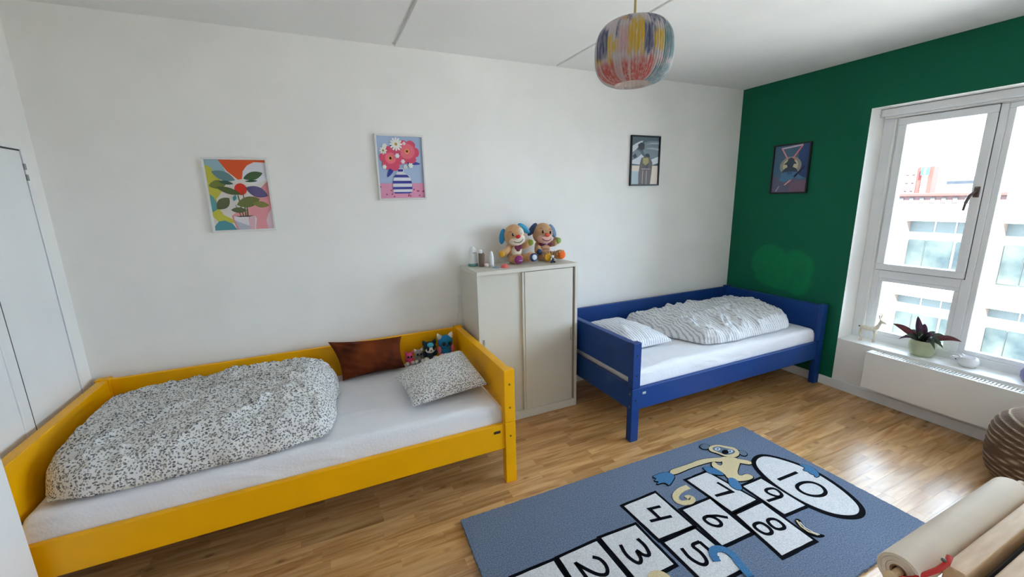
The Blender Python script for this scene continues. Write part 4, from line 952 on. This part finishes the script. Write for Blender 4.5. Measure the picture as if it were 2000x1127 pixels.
figure('monkey_hand', [(2.9752, -1.3906), (2.9687, -1.3509), (2.9348, -1.3363), (2.8942, -1.3334), (2.8489, -1.3379), (2.8655, -1.3617), (2.8314, -1.3711), (2.8593, -1.386), (2.8222, -1.3986), (2.8646, -1.4015), (2.8812, -1.413), (2.8796, -1.4376), (2.9197, -1.4213)], 'rug_sky', .0232, .004, 1)
figure('monkey_hand', [(3.7124, -1.6347), (3.7436, -1.6563), (3.7573, -1.693), (3.7322, -1.7384), (3.7034, -1.7577), (3.6733, -1.7538), (3.6946, -1.7367), (3.6816, -1.7245), (3.6934, -1.702), (3.6768, -1.6822), (3.7138, -1.6773)], 'rug_sky', .0236, .004, 1)
figure('monkey_foot', [(3.1834, -1.4024), (3.2189, -1.4189), (3.2427, -1.4545), (3.2394, -1.5048), (3.2221, -1.5098), (3.1802, -1.4754), (3.1654, -1.4567), (3.1721, -1.4229)], 'rug_sky', .0236, .003); figure('monkey_foot', [(3.2288, -1.5365), (3.2614, -1.5526), (3.2494, -1.5976), (3.2168, -1.6416), (3.1872, -1.631), (3.1813, -1.6077), (3.1862, -1.5789)], 'rug_sky', .0236, .003)
figure('banana', [(3.2543, -1.8966), (3.2754, -1.9095), (3.254, -1.9376), (3.2465, -1.9735), (3.2632, -2.0072), (3.2794, -2.0279), (3.2474, -2.0236), (3.2203, -1.9991), (3.2201, -1.9684), (3.2307, -1.9221)], 'rug_black', .0222, 0)
rug_stroke('banana_highlight', [(3.2529, -1.9085), (3.232, -1.9428), (3.2309, -1.9775), (3.2499, -2.0097)], .009, 'rug_cream', .0230, rug); rug_stroke('banana_highlight', [(3.2551, -1.9219), (3.2417, -1.9555), (3.2464, -1.989), (3.2584, -2.0124)], .006, 'rug_white', .0229, rug)
rug_stroke('monkey_tail', [(2.697, -1.905), (2.71, -1.868), (2.745, -1.850), (2.783, -1.875), (2.79, -1.915), (2.772, -1.960), (2.76, -2.02)], .036, 'rug_sky', .0240, rug)
rug_poly('monkey_head', chaik([(2.40 + .055 * math.cos(k * PI / 5), -1.875 + .06 * math.sin(k * PI / 5)) for k in range(10)]), 'rug_cream', .0238)

# ------------------------------------------------------------------ pendant lamp
LX, LY = 2.256, -1.75
lp = thing('pendant_lamp', 'pleated pendant lamp painted in yellow blue and red', 'lamp', (LX, LY, 1.97))
def shade():
    bm = NB(); lay = bm.loops.layers.float_color.new('Col')
    prof = []
    for k in range(65):
        a = -PI / 2 + PI * k / 64
        r = abs(math.cos(a)) ** .55 * math.copysign(1, math.cos(a)) if math.cos(a) > 0 else 0
        z = math.copysign(abs(math.sin(a)) ** .8, math.sin(a))
        prof.append((.127 * r, 2.084 + .099 * z))
    prof = [p for p in prof if p[0] > .062 or p[1] > 2.088]
    prof = [(.060, 1.9875)] + [p for p in prof if p[0] > .02]
    nr = 78; sub = 4; n = nr * sub; rings = []
    for r, z in prof:
        ring = []
        for k in range(n):
            a = 2 * PI * k / n; q = 1 - .022 * (.5 - .5 * abs(math.cos(PI * (k % sub) / sub)) * 2 + .5) 
            q = 1 - .030 * (1 - abs(math.sin(PI * k / sub)))
            ring.append(bm.verts.new((LX + r * q * math.cos(a), LY + r * q * math.sin(a), z)))
        rings.append(ring)
    rnd = random.Random(5); rnd_rib = [rnd.random() for _ in range(nr)]
    # brush strokes: (angle round the shade in degrees, half width, v0, v1, colour)
    base = (212, 204, 206)
    yl, nb, rdc, tl_, orr, pkk = (226, 184, 34), (66, 74, 122), (206, 74, 62), (92, 140, 154), (222, 132, 30), (212, 166, 168)
    strokes = [(-64, 9, .25, .50, yl), (-60, 9, .30, .86, nb), (-48, 8, .3, .80, nb), (-36, 6, .2, .72, yl), (-27, 7, .36, .60, yl), (-24, 5, .55, .92, nb), (-14, 8, .30, .78, pkk), (-13, 7, .80, .95, orr), (-6, 5, .82, 1, nb), (0, 9, .3, .86, yl), (9, 7, .26, .88, yl), (17, 6, .28, .82, nb), (26, 7, .30, .78, nb), (30, 9, .74, 1, nb), (38, 8, .34, .70, yl), (47, 6, .30, .70, yl), (58, 9, .2, .84, tl_), (70, 10, .25, .80, tl_), (62, 12, .84, 1, yl), (46, 10, .78, 1, nb)]
    for k in range(24):
        a = 90 + k * 7.5; strokes.append((a, rnd.uniform(4, 9), rnd.uniform(.2, .5), rnd.uniform(.6, .95), rnd.choice((yl, nb, tl_, pkk, orr))))
    vd = -130.0                                                        # painted seam side
    zmin, zmax = prof[0][1], prof[-1][1]
    for i in range(len(rings) - 1):
        for k in range(n):
            f = bm.faces.new((rings[i][k], rings[i][(k + 1) % n], rings[i + 1][(k + 1) % n], rings[i + 1][k]))
            ang = (360 * (k + .5) / n - vd + 180) % 360 - 180
            v = ((prof[i][1] + prof[i + 1][1]) / 2 - zmin) / (zmax - zmin); rib = k // sub
            ang = ((360 * (rib + .5) / nr) - vd + 180) % 360 - 180; jit = 5 * noise.noise(Vector((rib * .7, 0, 0))); vj = v + .12 * noise.noise(Vector((rib * 1.7, 3.1, 0)))
            c = base; ra = .62 + .38 * rnd_rib[rib]
            def mixc(c, d, w): return tuple(x * (1 - w) + y_ * w for x, y_ in zip(c, d))
            def ss(x): x = min(1, max(0, x)); return x * x * (3 - 2 * x)
            for (a0, hw, v0, v1, cc) in strokes:
                dd = abs((ang + jit - a0 + 180) % 360 - 180)
                if dd < hw: c = mixc(c, cc, ra * ss((vj - v0) / .10) * ss((v1 - vj) / .10))
            low = .33 + .10 * noise.noise(Vector((rib * 2.3, 9, 0)))
            if -78 < ang < 50: c = mixc(c, rdc if rnd_rib[rib] > .25 else pkk, ra * ss((low - v) / .16))
            if 38 < ang < 110: c = mixc(c, tl_, ra * ss((.26 - v) / .1))
            if (k % sub) in (0, sub - 1): c = mixc(c, base, .28)
            col = rgba(c)
            for l in f.loops: l[lay] = col
    return bm
def shade_mat():
    m, nt, p, N, L = nodes('painted_pleated_paper'); a = N.new('ShaderNodeVertexColor'); a.layer_name = 'Col'
    n = N.new('ShaderNodeTexNoise'); n.inputs['Scale'].default_value = 1; n.inputs['Detail'].default_value = 4; tc = N.new('ShaderNodeTexCoord'); mp = N.new('ShaderNodeMapping'); mp.inputs['Scale'].default_value = (120, 120, 26); L.new(tc.outputs['Object'], mp.inputs['Vector']); L.new(mp.outputs[0], n.inputs['Vector'])
    mr = N.new('ShaderNodeMapRange'); mr.inputs['From Min'].default_value = .46; mr.inputs['From Max'].default_value = .70; mr.inputs['To Max'].default_value = .6; L.new(n.outputs['Fac'], mr.inputs['Value'])
    mx = N.new('ShaderNodeMix'); mx.data_type = 'RGBA'; L.new(mr.outputs[0], mx.inputs['Factor']); L.new(a.outputs['Color'], mx.inputs['A']); mx.inputs['B'].default_value = rgba((216, 208, 204))
    t = N.new('ShaderNodeBsdfTranslucent'); L.new(mx.outputs['Result'], t.inputs['Color']); L.new(mx.outputs['Result'], p.inputs['Base Color']); p.inputs['Roughness'].default_value = .45
    ms = N.new('ShaderNodeMixShader'); ms.inputs[0].default_value = .25; L.new(p.outputs[0], ms.inputs[1]); L.new(t.outputs[0], ms.inputs[2]); L.new(ms.outputs[0], N['Material Output'].inputs['Surface'])
    return m
so = obj('lamp_shade', shade(), shade_mat(), lp, 60)
M['paper'] = mat('white_pleat_paper', (224, 214, 210), .7, .02)
bm = NB(); prof = [(.060, 1.9875), (.064, 1.996), (.055, 2.010), (.02, 2.016)]; n = 168; rings = []
for r, z in prof: rings.append([bm.verts.new((LX + r * (1 - .05 * abs(math.sin(PI * k / 6))) * math.cos(2 * PI * k / n), LY + r * (1 - .05 * abs(math.sin(PI * k / 6))) * math.sin(2 * PI * k / n), z)) for k in range(n)])
for A, B in zip(rings, rings[1:]):
    for k in range(n): bm.faces.new((A[k], A[(k + 1) % n], B[(k + 1) % n], B[k]))
obj('inner_diffuser', bm, M['paper'], lp)
obj('cord', tb([(LX, LY, 2.17), (LX, LY, 2.4), (LX, LY, H - .02)], .0042, 10), mat('gold_cord', (196, 182, 110), .6, .05), lp, True)
obj('socket', la((LX, LY, 2.09), [(.02, 0), (.022, .01), (.022, .07), (.012, .085)], 20), M['wht_pl'], lp, 40)
obj('ceiling_cup', la((LX, LY, H - .045), [(.012, 0), (.04, .01), (.045, .045)], 24), M['wht_pl'], lp, 40)

# ------------------------------------------------------------------ window sill things
SZ = WZ0 + .004
M['gilt'] = mat('pale_gilt', (214, 202, 176), .5, 0, 60, .15, 120, c2=(236, 232, 222))
t = thing('reindeer_figurine', 'small pale gold reindeer figurine standing on the window sill', 'figurine', (5.19, -1.225, SZ))
dx, dy = 5.175, -1.235                                           # faces -y
D = lambda a, s, z: (dx + s + a * .35, dy - a, SZ + z * 1.42)
bm = NB(); tube(bm, [D(-.048, 0, .078), D(-.03, 0, .079), D(0, 0, .076), D(.03, 0, .078), D(.042, 0, .088), D(.052, 0, .106), D(.058, 0, .122)], [.013, .021, .020, .021, .017, .012, .011], 14); sph(bm, D(-.045, 0, .078), .013)
obj('deer_body', bm, M['gilt'], t, True)
obj('deer_head', tb([D(.050, 0, .126), D(.062, 0, .126), D(.078, 0, .119), D(.086, 0, .117)], [.009, .0135, .010, .006], 12), M['gilt'], t, True)
obj('deer_muzzle', sp(D(.086, 0, .117), (.006, .006, .005)), M['dark_bronze'], t, True)
for a in (-.042, .034):
    for s in (-.010, .010):
        k = -.006 if a < 0 else .004
        obj('deer_leg', tb([D(a, s, .072), D(a + k, s, .040), D(a - k * .6, s, .020), D(a, s, .001)], [.010, .0058, .0045, .0060], 8), M['gilt'], t, True)
obj('deer_tail', sp(D(-.060, 0, .084), (.006, .008, .006)), M['dark_bronze'], t, True)
for s in (-1, 1):
    an = obj('antler', tb([D(.056, .005 * s, .136), D(.050, .014 * s, .152), D(.058, .024 * s, .168)], [.0044, .0038, .0024], 6), M['gilt'], t)
    obj('antler_tine', tb([D(.051, .013 * s, .150), D(.070, .015 * s, .160)], [.0036, .0022], 6), M['gilt'], an)
    obj('antler_tine', tb([D(.052, .018 * s, .158), D(.038, .022 * s, .168)], [.0036, .0022], 6), M['gilt'], an)
    obj('deer_ear', sp(D(.050, .014 * s, .132), (.009, .004, .005)), M['gilt'], t, True)
# potted plant
PX, PY = 5.166, -1.572
t = thing('potted_plant', 'red leaved plant in a sage green pot on the window sill', 'plant', (PX, PY, SZ))
obj('pot', la((PX, PY, SZ), [(.050, 0), (.056, .004), (.068, .025), (.076, .06), (.077, .09), (.073, .115), (.071, .120), (.066, .118), (.068, .10)], 36), mat('sage_glaze', (176, 182, 148), .3, .05, 12, .03, 40), t, 50)
obj('soil', la((PX, PY, SZ + .10), [(.068, 0), (.068, .006), (.02, .010)], 24), mat('soil', (60, 46, 36), .95, .2, 60, .5, 90), t)
M['leaf_red'] = mat('leaf_burgundy', (132, 58, 58), .45, .1, 20, c2=(92, 44, 60)); M['leaf_green'] = mat('leaf_dark_green', (58, 74, 56), .4, .1, 30, c2=(96, 108, 88)); M['leaf_plum'] = mat('leaf_plum', (108, 66, 96), .45, .1, 30, c2=(70, 48, 70))
def leaf(base, tip, w, sag, m, parent):
    bm = NB(); base, tip = Vector(base), Vector(tip); d = tip - base; sd_ = d.cross(Vector((-.75, .25, .6))); sd_ = sd_.normalized() if sd_.length > 1e-4 else Vector((1, 0, 0)); n = 9; upn = sd_.cross(d).normalized()
    for th in (0,):
        L1, C_, L2, Bt = [], [], [], []
        for k in range(n + 1):
            s = k / n; p = base + d * s + Vector((0, 0, sag * 4 * s * (1 - s))); ww = w * (math.sin(PI * min(1, s ** .8)) ** .9 + .06) * (1 if s < 1 else .1)
            L1.append(bm.verts.new(p + sd_ * ww / 2 + upn * ww * .18)); C_.append(bm.verts.new(p)); L2.append(bm.verts.new(p - sd_ * ww / 2 + upn * ww * .18)); Bt.append(bm.verts.new(p - upn * .002))
        for k in range(n):
            bm.faces.new((L1[k], L1[k + 1], C_[k + 1], C_[k])); bm.faces.new((C_[k], C_[k + 1], L2[k + 1], L2[k])); bm.faces.new((L1[k + 1], L1[k], Bt[k], Bt[k + 1])); bm.faces.new((L2[k], L2[k + 1], Bt[k + 1], Bt[k]))
    return obj('leaf', bm, M[m], parent, True)
PT = SZ + .11
for (ax, ay, az, w, sag, mm) in ((.02, .20, .075, .036, .02, 'leaf_red'), (-.01, -.20, .055, .038, .03, 'leaf_red'), (0, .055, .175, .040, .01, 'leaf_plum'), (.03, .02, .12, .045, .02, 'leaf_plum'), (-.05, -.07, .075, .040, .02, 'leaf_plum'), (-.07, .08, .03, .030, .02, 'leaf_green'),
        (-.06, -.13, -.005, .034, .04, 'leaf_green'), (-.09, -.10, -.02, .032, .05, 'leaf_green'), (.05, -.10, .05, .035, .03, 'leaf_green'), (-.07, .115, -.01, .028, .03, 'leaf_plum'), (.05, .10, .05, .03, .02, 'leaf_green'), (-.03, .02, .07, .035, .02, 'leaf_green'), (-.08, 0, .03, .036, .03, 'leaf_green'), (.02, -.05, .08, .035, .02, 'leaf_green'), (-.055, -.04, .055, .03, .02, 'leaf_green')):
    leaf((PX + ax * .12, PY + ay * .12, PT - .01), (PX + ax, PY + ay, PT + az), w * 1.15, sag, mm, t)
# white animal bowl
QX, QY = 5.175, -1.815
t = thing('animal_bowl', 'small white ceramic animal-faced bowl on the window sill', 'bowl', (QX, QY, SZ)); M['cer'] = mat('white_ceramic', (230, 228, 230), .25, .01)
obj('bowl_body', la((QX, QY, SZ), [(.032, 0), (.040, .004), (.052, .022), (.054, .042), (.047, .060), (.040, .066), (.036, .064), (.042, .045), (.03, .02)], 32), M['cer'], t, 60)
obj('snout', la((QX - .018, QY + .044, SZ + .042), [(.020, 0), (.017, .015), (.010, .032), (.003, .040)], 16, Matrix.Rotation(-1.25, 3, 'X') @ Matrix.Rotation(-.25, 3, 'Y')), M['cer'], t, True)
for s in (-1, 1): obj('ear', la((QX + .024 * s - .012, QY + .030, SZ + .060), [(.010, 0), (.008, .010), (.002, .022)], 12, Matrix.Rotation(-.5, 3, 'X')), M['cer'], t, True)
for s in (-1, 1): obj('eye', sp((QX - .012 + .022 * s - .012, QY + .052 - (.004 if s < 0 else 0), SZ + .047), .0042, None, 10, 8), M['black'], t, True)
t = tag(obj('lilac_vase', la((5.17, -2.105, SZ), [(.035, 0), (.040, .004), (.052, .03), (.054, .06), (.044, .085), (.036, .10), (.032, .10), (.038, .07), (.02, .02)], 30), mat('lilac_glaze', (122, 116, 160), .25, .05), None, 60, (5.17, -2.105, SZ)), 'rounded lilac glazed vase at the picture edge on the sill', 'vase')

# ------------------------------------------------------------------ pouf
PCX, PCY = 4.665, -2.375
pf = thing('knitted_pouf', 'brown knitted pouf with pale ribs beside the radiator', 'pouf', (PCX, PCY, 0))
def pouf():
    bm = NB(); n, mrow = 110, 110; rings = []
    lay = bm.loops.layers.float_color.new('Col')
    for i in range(mrow + 1):
        a = -PI / 2 + PI * i / mrow
        r = .27 * max(.02, math.cos(a)) ** .42; z = .215 + .215 * math.copysign(abs(math.sin(a)) ** .75, math.sin(a))
        ring = []
        for k in range(n):
            b = 2 * PI * k / n
            ph = (z / .030 + b / (2 * PI) * 3 + .35 * math.sin(2 * b)) % 1
            q = 1 + .009 * math.sin(2 * PI * ph) + .010 * fbm(math.cos(b) * 3, math.sin(b) * 3, z * 7) * (1 if .05 < z else 0)
            ring.append(bm.verts.new((PCX + r * q * math.cos(b), PCY + r * q * math.sin(b), max(.0, z))))
        rings.append(ring)
    for i in range(mrow):
        for k in range(n):
            f = bm.faces.new((rings[i][k], rings[i][(k + 1) % n], rings[i + 1][(k + 1) % n], rings[i + 1][k]))
            for lp_ in f.loops:
                v = lp_.vert.co; b = math.atan2(v.y - PCY, v.x - PCX) % (2 * PI)
                ph = (v.z / .030 + b / (2 * PI) * 3 + .35 * math.sin(2 * b)) % 1
                s = max(0, math.sin(2 * PI * ph)); s = s ** 5
                lp_[lay] = rgba(tuple(x * (1 - s) + y_ * s for x, y_ in zip((104, 78, 58), (196, 176, 150))))
    bm.faces.new(rings[-1]); bm.faces.new(rings[0][::-1]); return bm
obj('pouf_cover', pouf(), attr_mat('brown_knit', .95, .8, 180), pf, True)
obj('top_button', sp((PCX, PCY, .43), (.03, .03, .010)), mat('brown_button', (92, 68, 50), .9, .1), pf, True)

# ------------------------------------------------------------------ easel with paper roll
M['beech'] = mat('pale_beech', (206, 170, 128), .5, 0, 6, .05, 40, stretch=(2, 14, 14), c2=(228, 198, 160)); M['chalk'] = mat('chalkboard', (44, 36, 34), .8, .1, 20)
ez = thing('toy_easel', 'low pale wooden easel in the bottom right foreground', 'easel', (2.37, -2.75, 0))
EX0, EX1 = 2.150, 2.62
def slant(name, x0, x1, yt, yb, w, d, z0, z1, m):                 # board tilted in the y-z plane
    bm = NB(); c = Vector((0, yt, z1)); e = Vector((0, yb, z0)); ax = (e - c).normalized(); nr = Vector((0, -ax.z, ax.y))
    P = []
    for x in (x0, x1):
        for q, s in ((c, 1), (c, -1), (e, -1), (e, 1)): P.append(bm.verts.new((x, q.y + nr.y * d / 2 * s, q.z + nr.z * d / 2 * s)))
    for q in ((0, 1, 2, 3), (4, 5, 6, 7), (0, 1, 5, 4), (1, 2, 6, 5), (2, 3, 7, 6), (3, 0, 4, 7)): bm.faces.new([P[i] for i in q])
    finish(bm); bmesh.ops.bevel(bm, geom=bm.edges[:], offset=.002, segments=1, affect='EDGES')
    return obj(name, bm, m, ez)
obj('top_rail', bx(EX0, EX1, -2.7405, -2.7135, .955, 1.0, bev=.003, seg=2), M['beech'], ez)
obj('top_rail', bx(EX0 + .012, EX1, -2.795, -2.7565, .945, .990, bev=.003, seg=2), M['beech'], ez)
for x in (EX0, EX1 - .04):
    slant('leg', x, x + .04, -2.727, -2.52, .04, .022, .0, .955, M['beech']); slant('leg', x + .012, x + .05, -2.776, -2.98, .04, .022, .0, .945, M['beech'])
slant('chalkboard', EX0 + .04, EX1 - .04, -2.735, -2.62, .04, .008, .45, .96, M['chalk']); slant('whiteboard', EX0 + .05, EX1 - .03, -2.775, -2.87, .04, .008, .45, .95, M['wht_pl'])
obj('tray', bx(EX0, EX1, -2.74, -2.57, .40, .415, bev=.003), M['beech'], ez)
obj('hinge_strip', bx(EX0 + .03, EX1 - .03, -2.757, -2.740, .93, .945), M['chalk'], ez)
RR, RZ, RYc = .031, .980, -2.6805
rr = thing('paper_roll', 'thick roll of cream drawing paper on the easel', 'paper roll', (2.33, RYc, RZ - RR))
ry = Matrix.Rotation(PI / 2, 3, 'Y')
M['paperroll'] = mat('cream_paper', (228, 212, 192), .6, .02, 10, .03, 60)
def roll():
    bm = NB(); n = 56; prof = [(.0125, .0)]; k = 0
    r = .0125
    while r < RR - .002: prof += [(r + .0005, .0), (r + .0018, .0022 if k % 2 else .001), (r + .0030, .0)]; r += .0036; k += 1
    prof += [(RR, .0005), (RR, .45), (.0125, .45), (.0125, 0)]
    lathe(bm, (2.088, RYc, RZ), prof, n, ry, close=False); bmesh.ops.remove_doubles(bm, verts=bm.verts, dist=1e-6); return finish(bm)
obj('paper_layers', roll(), M['paperroll'], rr, 30)
obj('cardboard_core', la((2.088, RYc, RZ), [(.0095, .001), (.0123, .001), (.0123, .449), (.0095, .449), (.0095, .001)], 28, ry, close=False), mat('cardboard', (150, 112, 80), .85, .05), rr)
obj('dowel', tb([(2.066, RYc, RZ), (2.60, RYc, RZ)], .0065, 16), M['beech'], rr, 40)
obj('dowel_knob', sp((2.064, RYc, RZ), (.009, .011, .011)), M['beech'], rr, True)
M['red_pl'] = mat('red_plastic', (206, 40, 34), .35, .05)
h1 = obj('roll_holder', tb([(2.074, RYc - .008, RZ + .001), (2.084, RYc - .022, RZ + .010), (2.118, -2.716, 1.004), (2.146, -2.718, 1.006), (2.158, -2.716, 1.013)], [.0035, .0038, .0042, .0042, .0045], 10), M['red_pl'], ez, True)
obj('holder_screw', sp((2.143, -2.714, 1.011), .0036, None, 10, 8), M['steel'], h1, True)
# cable along the wall beside the cabinet
tag(obj('power_cable', tb([(2.140, -.006, .92), (2.137, -.006, .80), (2.118, -.006, .74), (2.112, -.006, .60), (2.120, -.006, .12)], .0022, 8), M['wht_pl'], None, True, (2.13, -.006, .12)), 'thin white cable running down the wall beside the cabinet', 'cable')
